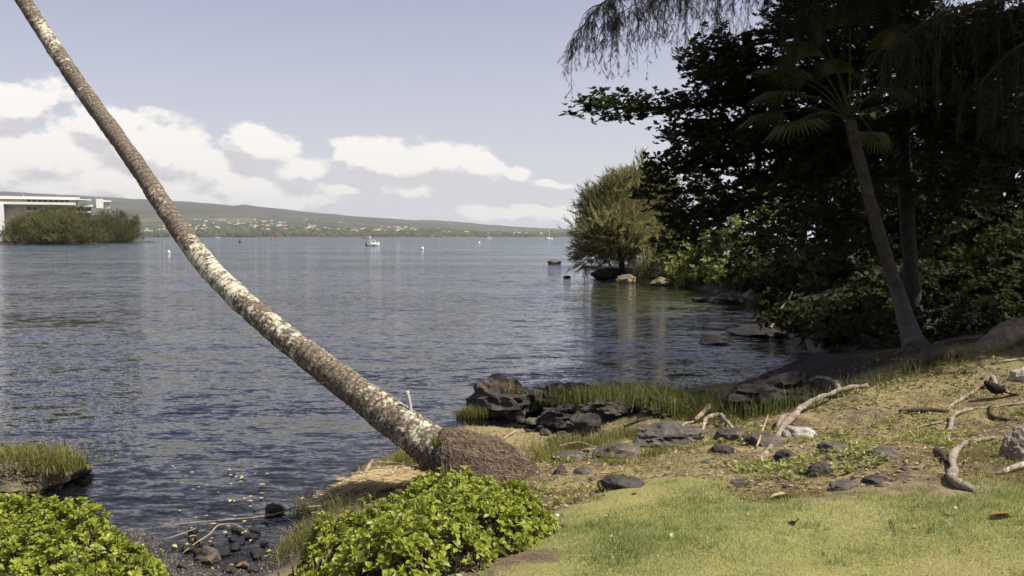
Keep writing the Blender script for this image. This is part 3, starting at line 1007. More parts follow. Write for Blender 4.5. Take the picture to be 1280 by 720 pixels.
alr = np.concatenate([np.repeat(seglen, 28), [0, 0]]); lir = np.concatenate([np.repeat(ll, 28), [0, 0]])
obj('trunk', mesh('trunk', V - PB, [Q, T], M['coco'], True, {'along': alr, 'lichen': lir}), palm)

# root boss: steep on the seaward side, running out towards the bank
pk = hit(574, 606); pk[2] = gz(pk[0], pk[1])
nr_, na_ = 34, 90
rad = np.linspace(0, 1, nr_); ang = np.linspace(0, 2 * np.pi, na_, endpoint=False)
RR_, AA_ = np.meshgrid(rad, ang, indexing='ij')
def boss_R(a):
    return 0.36 + 0.37 * sstep(-.5, 1, np.cos(a - R(-8))) + .05 * np.sin(3 * a + 1)
def boss_pt(r, a, lift=0.0):
    Rb = boss_R(a)
    x = pk[0] + r * Rb * np.cos(a); y = pk[1] + r * Rb * np.sin(a) * .85
    h_ = 0.57 * (1 - r ** 2.0) ** 0.9
    x = x - 0.10 * h_ / .53
    g_ = H(x, y)
    q = np.stack([x, y, (pk[2] - .05) * (1 - r) + (g_ - .04) * r + h_ + lift], -1)
    nn = fbm(q * 6, 3) * .03 + fbm(np.stack([a * 9, r * 2, r * 0], -1), 2) * .022 * r
    q[..., 2] += nn
    return q
bv = boss_pt(RR_.ravel(), AA_.ravel())
i, j = np.meshgrid(np.arange(nr_ - 1), np.arange(na_), indexing='ij')
a0 = (i * na_ + j).ravel(); b0 = (i * na_ + (j + 1) % na_).ravel()
boss = obj('root_boss', mesh('root_boss', bv - PB, np.stack([a0, b0, b0 + na_, a0 + na_], 1), M['mound'], True), palm)
boss['label'] = 'brown fibrous mound of fine roots at the foot of the trunk'
fb = MB()
N = 5200
r0 = rng.uniform(.02, .98, N); a_ = rng.uniform(0, 2 * np.pi, N); L_ = rng.uniform(.04, .16, N)
P0 = boss_pt(r0, a_, .012); P1 = boss_pt(np.minimum(r0 + L_ * .5, 1.05), a_ + rng.normal(0, .12, N), rng.uniform(.0, .02, N)); P2 = boss_pt(np.minimum(r0 + L_, 1.12), a_ + rng.normal(0, .2, N), .004)
sd = unit(np.cross(P2 - P0, np.array((0, -.6, .8)))) * rng.uniform(.0015, .004, (N, 1))
Vf = np.stack([P0 - sd, P0 + sd, P1 + sd, P1 - sd, P2], 1).reshape(-1, 3)
k5 = np.arange(N) * 5
tn = np.repeat(np.clip(rng.beta(1.3, 2.0, N), 0, 1), 5)
fo = obj('root_fibres', mesh('root_fibres', Vf - PB, [np.stack([k5, k5 + 1, k5 + 2, k5 + 3], 1), np.stack([k5 + 3, k5 + 2, k5 + 4], 1)], M['fibre'], False, {'tint': tn}), palm)
fo['kind'] = 'stuff'
# broken stub standing on the trunk
st0, st1 = at(514, 520, 8.36), at(509, 489, 8.34)
mb = MB(); add_tube(mb, curve([st0, (st0 + st1) / 2 + (.004, 0, 0), st1], 8), [.021, .017, .018], 8, .12, 3)
M['stub'] = rocky('bleached_stub', (0.42, 0.38, 0.33), (0.72, 0.68, 0.62), None, None, .8, 20.0)
so = obj('stub', mb.out('stub', M['stub'], PB, True), palm); so['label'] = 'short bleached stub standing up from the trunk'
# crown of feather fronds, high over the bay
top = ctr[-1]
def feather_frond(L, seed):
    r = np.random.default_rng(seed)
    mb = MB()
    t_ = np.linspace(0, 1, 14)
    mid = np.stack([L * t_ * (1 - .12 * t_), np.zeros(14), L * (.35 * t_ - .75 * t_ ** 2)], 1)
    add_tube(mb, mid, [.035, .02, .006], 5)
    n = 46
    for s_ in (-1, 1):
        tt_ = np.linspace(.14, .99, n)
        p_ = np.stack([np.interp(tt_, t_, mid[:, q]) for q in range(3)], 1)
        d_ = unit(np.stack([np.full(n, .55), np.full(n, s_ * .9), np.full(n, -.35)], 1) + r.normal(0, .08, (n, 3)))
        ln = L * .24 * np.sin(np.pi * (tt_ * .86 + .1)) + .08
        V_, F_, tn_ = scatter(np.array([(0, .035, 0), (0, -.035, 0), (.6, .03, -.06), (.6, -.03, -.06), (1, 0, -.2)]) * (1, 1, 1), np.array([(0, 1, 3), (0, 3, 2), (2, 3, 4)]), p_,
                              frames(d_, np.tile((0., 0, 1), (n, 1))), np.stack([ln, np.ones(n), ln], 1), r.uniform(.1, .8, n))
        mb.add(V_, F_, tn_)
    return mb.out('frond', M['frond'])
fr3 = [feather_frond(L, 7 + q) for q, L in enumerate((3.4, 3.8, 3.0))]
for q in range(17):
    o = obj('frond', fr3[q % 3], palm, tuple(top - PB))
    o.rotation_euler = (rng.uniform(-.15, .15), R(rng.uniform(-55, 18)), q * 2.399)
mb = MB()
for q in range(7):
    c_ = top - (0, 0, .35) + np.array((math.cos(q * .9) * .22, math.sin(q * .9) * .22, rng.uniform(-.1, .1)))
    V_, F_ = ico(1); nm = obj('coconut', mesh('coconut', V_ * (.12, .12, .15) + c_ - PB, F_, M['frond'], True, {'tint': np.full(len(V_), .8)}), palm)

# ------------------------------------------------------------------ grass
GXA, GYA = np.arange(-5.0, 9.0, .05), np.arange(3.0, 17.5, .05)
_gx, _gy = np.meshgrid(GXA, GYA)
GH = H(_gx.ravel(), _gy.ravel()).reshape(_gx.shape)
GL = lawn_mask(_gx, _gy)


def bil(A, x, y):
    fx = np.clip((x - GXA[0]) / .05, 0, len(GXA) - 1.001); fy = np.clip((y - GYA[0]) / .05, 0, len(GYA) - 1.001)
    ix = fx.astype(int); iy = fy.astype(int); fx = fx - ix; fy = fy - iy
    return (A[iy, ix] * (1 - fx) + A[iy, ix + 1] * fx) * (1 - fy) + (A[iy + 1, ix] * (1 - fx) + A[iy + 1, ix + 1] * fx) * fy


def blades(x, y, z, h, wd_, lean, tint, bend=False, r=rng):
    N = len(x)
    a = r.uniform(0, 2 * np.pi, N)
    b = r.uniform(0, 2 * np.pi, N)
    s = np.stack([np.cos(a), np.sin(a), np.zeros(N)], 1) * (wd_ / 2)[:, None]
    p = np.stack([x, y, z], 1)
    ld = np.stack([np.cos(b), np.sin(b), np.zeros(N)], 1) * (lean * h)[:, None]
    tip = p + ld + np.array((0, 0, 1)) * (h * np.sqrt(np.clip(1 - lean ** 2 * .7, .1, 1)))[:, None]
    if not bend:
        V = np.stack([p - s, p + s, tip], 1).reshape(-1, 3)
        return V, [np.arange(3 * N).reshape(-1, 3)], np.repeat(tint, 3)
    mid = p + ld * .3 + np.array((0, 0, 1)) * (h * .58)[:, None]
    V = np.stack([p - s, p + s, mid + s * .8, mid - s * .8, tip], 1).reshape(-1, 3)
    k = np.arange(N) * 5
    return V, [np.stack([k + 3, k + 2, k + 4], 1), np.stack([k, k + 1, k + 2, k + 3], 1)], np.repeat(tint, 5)


def sample(n, x0, x1, y0, y1):
    """denser towards the near edge, as the eye sees it"""
    u = rng.random(n)
    y = 1 / (1 / y0 + u * (1 / y1 - 1 / y0))
    return rng.uniform(x0, x1, n) , y


x, y = sample(420000, -1.6, 5.4, 3.4, 9.0)
lm = bil(GL, x, y)
keep = (rng.random(len(x)) < lm * .95) & (np.abs(x) < y * .72)
x, y = x[keep], y[keep]
patch = fbm(xy3(x, y) * 1.4 + 9, 4)
h = rng.uniform(.010, .036, len(x)) * np.clip(1 + .75 * patch, .3, 2)
V, Fl, tn = blades(x, y, bil(GH, x, y) - .003, h, rng.uniform(.0025, .005, len(x)), rng.uniform(.1, .8, len(x)), np.clip(.46 - .42 * patch + .22 * fbm(xy3(x, y) * 9 + 4, 2) + rng.normal(0, .2, len(x)), 0, 1))
lg = obj('lawn_grass', mesh('lawn_grass', V, Fl, M['grass'], False, {'tint': tn}))
tag(lg, 'short mown yellow-green lawn grass', 'grass', kind='stuff')

x, y = sample(150000, -2.4, 7.6, 6.0, 13.5)
patch = fbm(xy3(x, y) * 1.1 + 3, 4); s_ = shore_dist(x, y)
keep = (rng.random(len(x)) < np.clip(.42 + .75 * patch, .04, 1)) & (bil(GL, x, y) < .7) & (s_ > .35) & (bil(GH, x, y) > .22)
x, y, patch = x[keep], y[keep], patch[keep]
h = rng.uniform(.015, .05, len(x)) * (1 + .6 * np.maximum(patch, 0))
V, Fl, tn = blades(x, y, bil(GH, x, y) - .004, h, rng.uniform(.003, .007, len(x)), rng.uniform(.2, .95, len(x)), np.clip(.62 - .35 * patch + rng.normal(0, .25, len(x)), 0, 1))
rg = obj('rough_grass', mesh('rough_grass', V, Fl, M['rough_grass'], False, {'tint': tn}))
tag(rg, 'patchy dry grass thatch over the bare bank', 'grass', kind='stuff')

# longer unmown tufts along the ragged lawn edge
x, y = sample(60000, -1.0, 5.6, 4.2, 8.6)
e_ = bil(GL, x, y); pt_ = fbm(xy3(x, y) * 7 + 21, 3)
keep = (e_ > .12) & (e_ < .92) & (pt_ > .28) & (rng.random(len(x)) < .8) | ((e_ >= .92) & (pt_ > .78))
x, y = x[keep], y[keep]
V, Fl, tn = blades(x, y, bil(GH, x, y) - .004, rng.uniform(.03, .075, len(x)), rng.uniform(.003, .006, len(x)), rng.uniform(.2, .9, len(x)), np.clip(rng.normal(.35, .25, len(x)), 0, 1), True)
tag(obj('lawn_edge_tufts', mesh('lawn_edge_tufts', V, Fl, M['grass'], False, {'tint': tn})), 'longer ragged grass tufts along the edge of the mown lawn', 'grass', kind='stuff')

# low broad-leaved weeds on the bank
x, y = sample(60000, 0.2, 7.2, 6.6, 11.5)
patch = fbm(xy3(x, y) * 1.9 + 31, 4)
keep = (rng.random(len(x)) < np.clip((patch - .02) * .35, 0, .13)) & (bil(GL, x, y) < .45) & (bil(GH, x, y) > .4)
x, y = x[keep], y[keep]
mb = MB()
pos = np.stack([x, y, bil(GH, x, y) + rng.uniform(.005, .05, len(x))], 1)
rosettes(pos, np.tile((0., 0, 1), (len(x), 1)) + rng.normal(0, .3, (len(x), 3)), .036, 4, mb, rng.random(len(x)))
wo = obj('ground_weeds', mb.out('ground_weeds', M['weed']))
tag(wo, 'small pale green weeds creeping over the bank', 'weeds', kind='stuff')


def tuft(name, label, spots, n, h0, h1, mat, w0=.006, lean=(.1, .6), cat='grass', tint=(.0, 1.0)):
    X, Y, Z = [], [], []
    for (cx, cy, cz, sx, sy) in spots:
        m = max(4, int(n / len(spots)))
        X.append(rng.normal(cx, sx, m)); Y.append(rng.normal(cy, sy, m)); Z.append(np.full(m, cz))
    X, Y, Z = map(np.concatenate, (X, Y, Z))
    zz = np.where(Z > -5, Z, np.maximum(H(X, Y), -.05))
    V, Fl, tn = blades(X, Y, zz - .01, rng.uniform(h0, h1, len(X)), rng.uniform(.6, 1.4, len(X)) * w0, rng.uniform(*lean, len(X)), rng.uniform(*tint, len(X)), True)
    o = obj(name, mesh(name, V, Fl, M[mat], False, {'tint': tn}))
    return tag(o, label, cat, kind='stuff')


# ------------------------------------------------------------------ rocks
def rock_mesh(seed, sub=3, cuts=6, rough=.16):
    r = np.random.default_rng(seed)
    V, Fa = ico(sub)
    V = V.copy()
    for _ in range(cuts):
        n_ = unit(r.normal(0, 1, 3)); h_ = r.uniform(.6, .95)
        V -= n_ * np.maximum(0, V @ n_ - h_)[:, None]
    V *= (1 + rough * fbm(V * 1.9 + seed, 4) + rough * .5 * fbm(V * 6 + seed, 2))[:, None]
    return V, Fa


def rock(name, label, px, py, wpx, hpx, mat, seed, depth=.8, sub=3, group=None, sink=.3, rough=.16, cat='rock', rz=None, onwater=False):
    """a stone whose foot is seen at (px, py), wpx wide and hpx high"""
    p = hit(px, py) if not onwater else plane(px, py, 0.0)
    D = p[1]
    wd_, hh = wpx / F * D, hpx / F * D
    p[1] += wd_ * depth * .45
    V, Fa = rock_mesh(seed, sub, rough=rough)
    V = V * np.array((wd_ * .54, wd_ * depth * .54, hh / (1 + (1 - sink)) * 1.1))
    V[:, 2] += hh * (1 - sink) * .35 - (.26 * hh if name.startswith('bank') or name == 'small_stone' else 0.0)
    o = obj(name, mesh(name, V, Fa, M[mat], False), None, tuple(p))
    o.rotation_euler = (0, 0, rng.uniform(-.4, .4) if rz is None else rz)
    return tag(o, label, cat, group)


rock('lava_rock', 'tallest black lava rock of the outcrop, tufted with dry grass', 628, 523, 84, 54, 'lava', 14, .7, 4, rough=.3)
rock('lava_rock', 'low black lava rock joining the tall outcrop rock to the shore', 668, 521, 60, 36, 'lava', 2, .8, 4, rough=.3)
rock('lava_rock', 'broad black lava rock behind the rubble at the outcrop', 712, 514, 78, 34, 'lava', 3, .8, 4, rough=.3)
rock('lava_rock', 'cracked brown lava boulder in front of the outcrop by the cove', 697, 538, 56, 38, 'lava', 4, .7, 4, rough=.34)
rock('lava_rock', 'brown lava lump beside the cracked boulder above the cove', 734, 546, 42, 32, 'lava', 5, .8, 3, rough=.32)
rock('lava_rock', 'long dark ledge under the tall shore grass', 775, 522, 92, 22, 'lava', 6, .9, 4, rough=.3)
rock('lava_rock', 'dark ledge at the shady end of the grassy outcrop', 838, 522, 80, 24, 'lava', 7, .9, 4, rough=.3)
rock('lava_rock', 'black shore rock in the shade of the trees', 880, 512, 52, 20, 'lava', 8, .8, 3, rough=.3)
rock('tan_rock', 'small yellow-tan stone at the edge of the cove', 666, 533, 20, 11, 'tan_rock', 9, .8, 2)
for k, (px, py, w_, h_) in enumerate([(652, 530, 13, 8), (682, 545, 14, 9), (704, 549, 17, 10), (722, 553, 15, 9), (690, 552, 11, 6), (742, 557, 14, 9), (640, 521, 14, 8), (660, 541, 9, 5), (756, 548, 18, 11), (714, 541, 16, 10), (728, 535, 20, 12), (676, 538, 12, 7)]):
    rock('cove_stone', 'small dark stone in the rubble round the cove', px, py, w_, h_, 'lava', 20 + k, .9, 2, 'stones round the cove')
rock('bank_slab', 'wide flat grey lava slab behind the driftwood on the bank', 850, 556, 100, 26, 'lava_grey', 41, .9, 4, sink=.5, rough=.25)
rock('bank_slab', 'grey lava rock with a dark split end, left of the wide slab', 772, 574, 62, 24, 'lava_grey', 42, .7, 3, sink=.4, rough=.25)
rock('bank_slab', 'low flat grey stone nearest the palm roots', 716, 577, 50, 13, 'lava_grey', 43, .8, 3, sink=.5)
rock('bank_stone', 'square dark stone standing below the low flat grey stone', 700, 592, 19, 17, 'lava', 44, .8, 2)
rock('bank_stone', 'rounded grey stone on the dirt below the split rock', 728, 594, 24, 14, 'lava_grey', 45, .8, 2)
rock('bank_slab', 'flat dark brown stone sunk in the dirt at the lawn edge', 779, 612, 54, 14, 'lava', 46, .9, 3, sink=.55)
rock('bank_stone', 'blocky grey stone among the driftwood', 922, 552, 44, 25, 'lava_grey', 47, .8, 3)
rock('bank_slab', 'sloping grey stone slab beside the blocky driftwood stone', 962, 560, 54, 26, 'lava_grey', 48, .9, 3, sink=.45)
rock('bank_stone', 'leaning narrow dark stone below the blocky stone', 906, 568, 34, 16, 'lava', 49, .6, 3)
rock('bank_stone', 'dark pointed stone sitting alone among the weeds', 1031, 594, 36, 20, 'lava', 50, .8, 3)
rock('bank_stone', 'dark mossy stone under the bent pale root', 984, 578, 28, 20, 'lava', 51, .8, 3)
rock('bank_slab', 'flat grey stone half buried beyond the weeds', 1046, 566, 44, 13, 'lava_grey', 52, .9, 3, sink=.5)
rock('bank_slab', 'flat grey stone half buried left of the surface roots', 1110, 573, 46, 14, 'lava_grey', 53, .9, 3, sink=.5)
rock('bank_stone', 'low dark stone just above the lawn below the weeds', 1101, 605, 34, 12, 'lava', 54, .8, 3)
rock('bank_slab', 'grey flat stone flush with the lawn edge', 1064, 612, 40, 8, 'lava_grey', 55, .9, 3, sink=.6)
rock('bank_slab', 'dull grey stone sunk in the dirt below the driftwood', 934, 610, 36, 9, 'lava_grey', 56, .9, 3, sink=.6)
rock('bank_stone', 'pale weathered stone beside the bent root', 1006, 547, 40, 18, 'pale_rock', 57, .9, 3, sink=.4)
rock('white_stone', 'bright whitish stone on the grassy slope beside the log', 1278, 478, 22, 20, 'pale_rock', 58, .8, 3)
rock('root_knob', 'large pale knob of root wood standing out of the slope', 1277, 577, 34, 46, 'root', 59, .8, 4, cat='root', rough=.2)
for k in range(34):
    px = rng.uniform(690, 1170); py = rng.uniform(566, 622) - (px - 690) * .03
    rock('small_stone', 'small loose dark stone scattered on the bare bank', px, py, rng.uniform(5, 13), rng.uniform(2.5, 6), 'lava' if k % 2 else 'lava_grey', 100 + k, .9, 2, 'loose stones on the bank')
rock('grassy_rock', 'brown rock in the water topped with dry yellow grass', 26, 617, 118, 42, 'tan_rock', 70, .9, 4, rough=.25, onwater=True)
rock('shade_rock', 'long black boulder at the dark water edge under the trees', 985, 508, 130, 44, 'lava_black_shaded', 71, .7, 4, rough=.25)
rock('shade_rock', 'rounded black rock alone in the dark cove water', 894, 431, 36, 13, 'lava_black_shaded', 72, .8, 3, onwater=True)
rock('shade_rock', 'black rock spit reaching out from the dark shore', 955, 421, 70, 14, 'lava_black_shaded', 73, .8, 3, onwater=True)
rock('shade_rock', 'flat black rock near the green shallows', 878, 377, 22, 6, 'lava_black_shaded', 74, .8, 3, onwater=True)
rock('shade_rock', 'wider black rock with weed beside the flat rock in the green shallows', 912, 379, 48, 12, 'lava_black_shaded', 75, .8, 3, onwater=True)
rock('sea_rock', 'low brown rock standing alone in the open water', 693, 330, 17, 7, 'lava_grey', 76, .8, 3, onwater=True)
rock('sea_rock', 'small low black rock awash in the open water', 709, 348, 11, 4, 'lava_black_shaded', 77, .8, 2, onwater=True)
rock('point_rock', 'black rock at the tip of the point under the ironwood', 764, 349, 44, 16, 'lava_black_shaded', 78, .8, 3, onwater=True)
rock('point_rock', 'pale yellow rock next to the black tip rock', 785, 353, 26, 12, 'tan_rock', 79, .8, 3, onwater=True)
rock('point_rock', 'pale yellow rock at the foot of the shore shrub', 827, 357, 26, 11, 'tan_rock', 80, .8, 3, onwater=True)
rock('point_rock', 'low pale rock between the shrub and the green shallows', 856, 356, 24, 8, 'tan_rock', 81, .8, 3, onwater=True)
rock('point_rock', 'dark rock behind the pale rocks under the ironwood', 806, 350, 30, 16, 'lava_black_shaded', 82, .8, 3, onwater=True)
rock('point_rock', 'thin dark ledge running out behind the tip rock', 741, 335, 30, 4, 'lava', 83, .5, 3, onwater=True)
rock('beach_stone', 'flat grey stone lying on the dark pebble beach', 254, 706, 30, 20, 'lava_grey', 84, .9, 3)
rock('beach_stone', 'round dark stone half in the water off the pebble beach', 340, 644, 26, 12, 'lava', 85, .9, 3)
for k in range(26):
    rock('beach_cobble', 'dark wet cobble on the little pebble beach', rng.uniform(215, 345), rng.uniform(664, 719), rng.uniform(8, 18), rng.uniform(5, 10), 'lava', 200 + k, .9, 2, 'cobbles on the pebble beach')
# pebbles
iv, if_ = ico(1)
N = 5200
hx = rng.uniform(-3.6, -1.9, N); hy = rng.uniform(6.6, 9.4, N)
hz_ = H(hx, hy); q = (hz_ > -.12) & (hz_ < .24)
hx, hy, hz_ = hx[q], hy[q], hz_[q]
V, Fa, tn = scatter(iv, if_, np.stack([hx, hy, hz_], 1), np.repeat(np.eye(3)[None], len(hx), 0), np.abs(rng.normal(0, 1, (len(hx), 3))) * .007 + .006, rng.beta(.8, 3, len(hx)))
M['pebble'] = leafy('pebble', (0.02, 0.017, 0.014), (0.22, 0.19, 0.15), 0.4, 0.0, 0.5)
tag(obj('pebbles', mesh('pebbles', V, Fa, M['pebble'], True, {'tint': tn})), 'wet dark pebbles of the little beach', 'pebbles', kind='stuff')

# grass on the rocks and along the shore
def spot(px, py, sx, sy, dz=-10.0):
    p = hit(px, py); return (p[0], p[1], p[2] + dz if dz > -5 else -10, sx, sy)
tuft('shore_grass', 'tall green grass on the rock ledge above the cove', [spot(715, 513, .22, .18, .12), spot(760, 512, .3, .2, .12), spot(800, 512, .3, .2, .14), spot(830, 514, .25, .2, .1), spot(860, 520, .2, .15, .05)], 2600, .10, .36, 'shore_grass', .009, lean=(.1, .8), tint=(0, .8))
tuft('shore_grass', 'thin green grass at the shaded end of the ledge', [spot(872, 525, .16, .12), spot(940, 500, .2, .15), spot(960, 520, .3, .12), spot(905, 520, .2, .12)], 900, .12, .4, 'shore_grass', .008, tint=(0, .6))
tuft('rock_grass', 'yellow grass skirt on the left flank of the tall outcrop rock', [spot(600, 522, .14, .06, .02), spot(622, 522, .12, .06, .06), spot(585, 522, .08, .05, .0)], 1500, .08, .24, 'shore_grass', .008, tint=(.55, 1))
tuft('rock_grass', 'dry brown grass hanging over the top of the tall outcrop rock', [spot(625, 519, .12, .08, .42), spot(640, 519, .1, .08, .38)], 500, .06, .2, 'dry_grass', .007, lean=(.4, .95), tint=(0, .5))
tuft('rock_grass', 'yellow-green grass tufts covering the grassy rock in the water', [spot(5, 612, .3, .2, .36), spot(35, 612, .25, .2, .36), spot(65, 612, .2, .15, .3), spot(80, 612, .1, .1, .24)], 2400, .07, .22, 'shore_grass', .008, lean=(.2, .95), tint=(.5, 1))
tuft('bank_grass', 'pale dry grass fringe between the palm roots and the cove', [spot(690, 562, .15, .12), spot(720, 560, .16, .1), spot(745, 558, .2, .1), spot(680, 575, .12, .12), spot(790, 545, .18, .1)], 1500, .06, .24, 'shore_grass', .006, tint=(.6, 1))
tuft('bank_grass', 'yellow-green grass patch at the near side of the slab', [spot(770, 545, .2, .12), spot(765, 580, .12, .08), spot(870, 527, .15, .1), spot(815, 570, .12, .08)], 800, .05, .16, 'shore_grass', .006, tint=(.3, 1))
tuft('bank_grass', 'grass clump behind the palm trunk over the water', [spot(505, 578, .12, .12), spot(525, 576, .12, .1)], 500, .08, .24, 'shore_grass', .006, tint=(.5, 1))
tuft('bank_grass', 'long thin grass on the slope between the beach and the shrub', [spot(385, 670, .12, .18), spot(365, 690, .1, .15), spot(420, 640, .14, .15), spot(380, 640, .08, .1)], 900, .06, .26, 'shore_grass', .005, lean=(.3, .95), tint=(.4, 1))
tuft('bank_grass', 'grass stalks along the shaded crest under the trees', [spot(1020, 494, .4, .15), spot(1080, 486, .3, .12), spot(1110, 478, .3, .12), spot(1170, 458, .4, .12), spot(1225, 445, .3, .1)], 800, .06, .26, 'shore_grass', .006, tint=(.2, .9))
tuft('trunk_fern', 'small bright green fern growing from the palm trunk', [(*at(545, 556, 8.05), .02, .02)], 40, .06, .13, 'weed', .012, lean=(.3, .9), cat='fern')
tuft('boss_grass', 'dry grass sprouting on top of the palm root mound', [(*at(575, 541, 8.2), .06, .05), (*at(600, 545, 8.2), .05, .05)], 90, .04, .12, 'dry_grass', .005)

# heap of dead straw on the shore under the trunk
mb = MB()
N = 2300
ha, hb = hit(410, 625), hit(525, 600)
t_ = rng.random(N)
cx = ha[0] + (hb[0] - ha[0]) * t_ + rng.normal(0, .07, N); cy = ha[1] + (hb[1] - ha[1]) * t_ + rng.normal(0, .13, N)
cz = H(cx, cy) + .02 + rng.uniform(0, .09, N) * np.sin(np.pi * np.clip(t_, .05, .95))
dv = unit(np.stack([rng.normal(.8, .35, N), rng.normal(.25, .45, N), rng.normal(.03, .12, N)], 1))
ln = rng.uniform(.08, .34, N)
V, Fa, tn = scatter(np.array([(-.5, -.5, 0), (-.5, .5, 0), (.1, .5, .04), (.1, -.5, .04), (.5, 0, 0)]), np.array([(0, 1, 2), (0, 2, 3), (3, 2, 4)]), np.stack([cx, cy, cz], 1), frames(dv, np.tile((0., -.3, 1), (N, 1))),
                    np.stack([ln, rng.uniform(.004, .011, N), ln], 1), rng.beta(1.6, 1.2, N))
mb.add(V, Fa, tn)
tag(obj('straw_heap', mb.out('straw_heap', M['dry_grass'])), 'heap of pale dead straw washed up under the palm trunk', 'straw', kind='stuff')

# twigs, husk scraps and dead leaf bits strewn over the bank
N = 9000
x, y = sample(N, -1.0, 7.0, 6.2, 12.5)
keep = (bil(GL, x, y) < .8) & (bil(GH, x, y) > .2)
x, y = x[keep], y[keep]; N = len(x)
dv = unit(np.stack([rng.normal(0, 1, N), rng.normal(0, 1, N), rng.normal(0, .15, N)], 1)); ln = rng.uniform(.015, .07, N)
V, Fa, tn = scatter(LEAF4 - (.5, 0, 0), LEAF4F, np.stack([x, y, bil(GH, x, y) + .008], 1), frames(dv, np.tile((0., 0, 1), (N, 1)) + rng.normal(0, .3, (N, 3))),
                    np.stack([ln, rng.uniform(.012, .06, N), ln], 1), rng.random(N))
M['scrap'] = leafy('husk_scrap', (0.07, 0.04, 0.022), (0.42, 0.32, 0.19), 0.8, 0.05, 0.2)
tag(obj('bank_litter', mesh('bank_litter', V, Fa, M['scrap'], False, {'tint': tn})), 'brown scraps of husk and dead leaf strewn over the bank', 'litter', kind='stuff')

# ------------------------------------------------------------------ leafy shrubs in the foreground
BUSH_LEAF = []
for k in range(6):
    r = np.random.default_rng(300 + k)
    V = LEAF6.copy(); V[:, 1] *= r.uniform(.9, 1.35); V[:, 2] += .10 * np.abs(V[:, 1]) * r.uniform(1, 4) - .10 * V[:, 0] ** 2 * r.uniform(0, 1.5)
    BUSH_LEAF.append(V)


def shrub(label, outline, n_ros, height, keepn=300, seed=1):
    r = np.random.default_rng(seed)
    poly = np.array(outline)
    c0 = poly.mean(0)
    root = thing('leafy_shrub', (c0[0], c0[1], gz(*c0)), label, 'shrub')
    B = np.array(root.location)
    lo, hi = poly.min(0) - .1, poly.max(0) + .1
    X = r.uniform(lo[0], hi[0], n_ros * 6); Y = r.uniform(lo[1], hi[1], n_ros * 6)
    d_ = poly_dist(X, Y, [tuple(q) for q in poly]) + fbm(xy3(X, Y) * 3.5 + seed, 3) * .07
    q = d_ > .0
    X, Y, d_ = X[q][:n_ros], Y[q][:n_ros], d_[q][:n_ros]
    n = len(X)
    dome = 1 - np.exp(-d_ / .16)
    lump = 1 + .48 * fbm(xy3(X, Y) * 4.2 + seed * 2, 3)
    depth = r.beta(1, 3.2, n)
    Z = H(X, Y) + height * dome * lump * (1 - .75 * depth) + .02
    # stems
    st = MB()
    for i in range(0, n, 4):
        add_tube(st, [(X[i] + r.normal(0, .03), Y[i] + r.normal(0, .03), H(X[i:i + 1], Y[i:i + 1])[0] - .02), (X[i] + r.normal(0, .02), Y[i] + r.normal(0, .02), (Z[i] + B[2]) / 2), (X[i], Y[i], Z[i])], [.006, .003], 4)
    obj('stems', st.out('stems', M['darkwood'], B), root)['kind'] = 'stuff'
    # leaves: rosettes with the axis leaning outwards
    e = .06
    k = 7
    gxn = (poly_dist(X + e, Y, [tuple(q) for q in poly]) - poly_dist(X - e, Y, [tuple(q) for q in poly])) / (2 * e)
    gyn = (poly_dist(X, Y + e, [tuple(q) for q in poly]) - poly_dist(X, Y - e, [tuple(q) for q in poly])) / (2 * e)
    edge = np.exp(-d_ / .16)
    ax_ = unit(np.stack([-gxn * edge * 1.3, -gyn * edge * 1.3, np.full(n, 1.0)], 1) + r.normal(0, .38, (n, 3)))
    pos = np.repeat(np.stack([X, Y, Z], 1), k, 0); axr = np.repeat(ax_, k, 0)
    t1 = unit(np.cross(axr, (0.3, .9, .1))); t2 = np.cross(axr, t1)
    a = np.tile(np.arange(k) * 2.4, n) + np.repeat(r.uniform(0, 6.28, n), k)
    tier = np.tile(np.linspace(1.0, .25, k), n)
    rad_ = np.cos(a)[:, None] * t1 + np.sin(a)[:, None] * t2
    dv = unit(rad_ * tier[:, None] + axr * (1.1 - tier)[:, None] * .8 + r.normal(0, .14, (n * k, 3)))
    nr = axr - rad_ * .2 + r.normal(0, .18, (n * k, 3))
    Rm = frames(dv, nr)
    sz = r.uniform(.028, .060, n * k) * (.75 + .35 * tier)
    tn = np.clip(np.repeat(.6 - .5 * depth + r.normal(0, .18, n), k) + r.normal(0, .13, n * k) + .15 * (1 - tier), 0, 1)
    pick = r.integers(0, 6, n * k)
    # those that show largest from the path become leaves of their own
    score = (1 - np.repeat(depth, k)) * sz * 20 - .12 * np.linalg.norm(pos - (0, 0, CZ), axis=1)
    order = np.argsort(-score)
    solo = np.zeros(n * k, bool)
    vis = order[pos[order, 1] > 4.9]
    solo[vis[:keepn]] = True
    rest = MB()
    for j in range(6):
        q = (pick == j) & ~solo
        V, Fa, t_ = scatter(BUSH_LEAF[j], LEAF6F, pos[q], Rm[q], sz[q], tn[q])
        rest.add(V, Fa, t_)
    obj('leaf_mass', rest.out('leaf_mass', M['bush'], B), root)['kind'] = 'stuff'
    ms = [[mesh('leaf', BUSH_LEAF[j], LEAF6F, M['bush'], False, {'tint': np.full(len(LEAF6), tv)}) for tv in (.35, .6, .85)] for j in range(6)]
    for i in np.where(solo)[0]:
        o = obj('leaf', ms[pick[i]][int(np.clip(tn[i] * 3, 0, 2))], root)
        mt = Matrix([list(Rm[i][q]) + [0] for q in range(3)] + [[0, 0, 0, 1]]).to_4x4()
        o.matrix_local = Matrix.Translation(Vector(pos[i] - B)) @ mt @ Matrix.Diagonal((sz[i], sz[i], sz[i], 1))
    # a few yellow buds
    return root


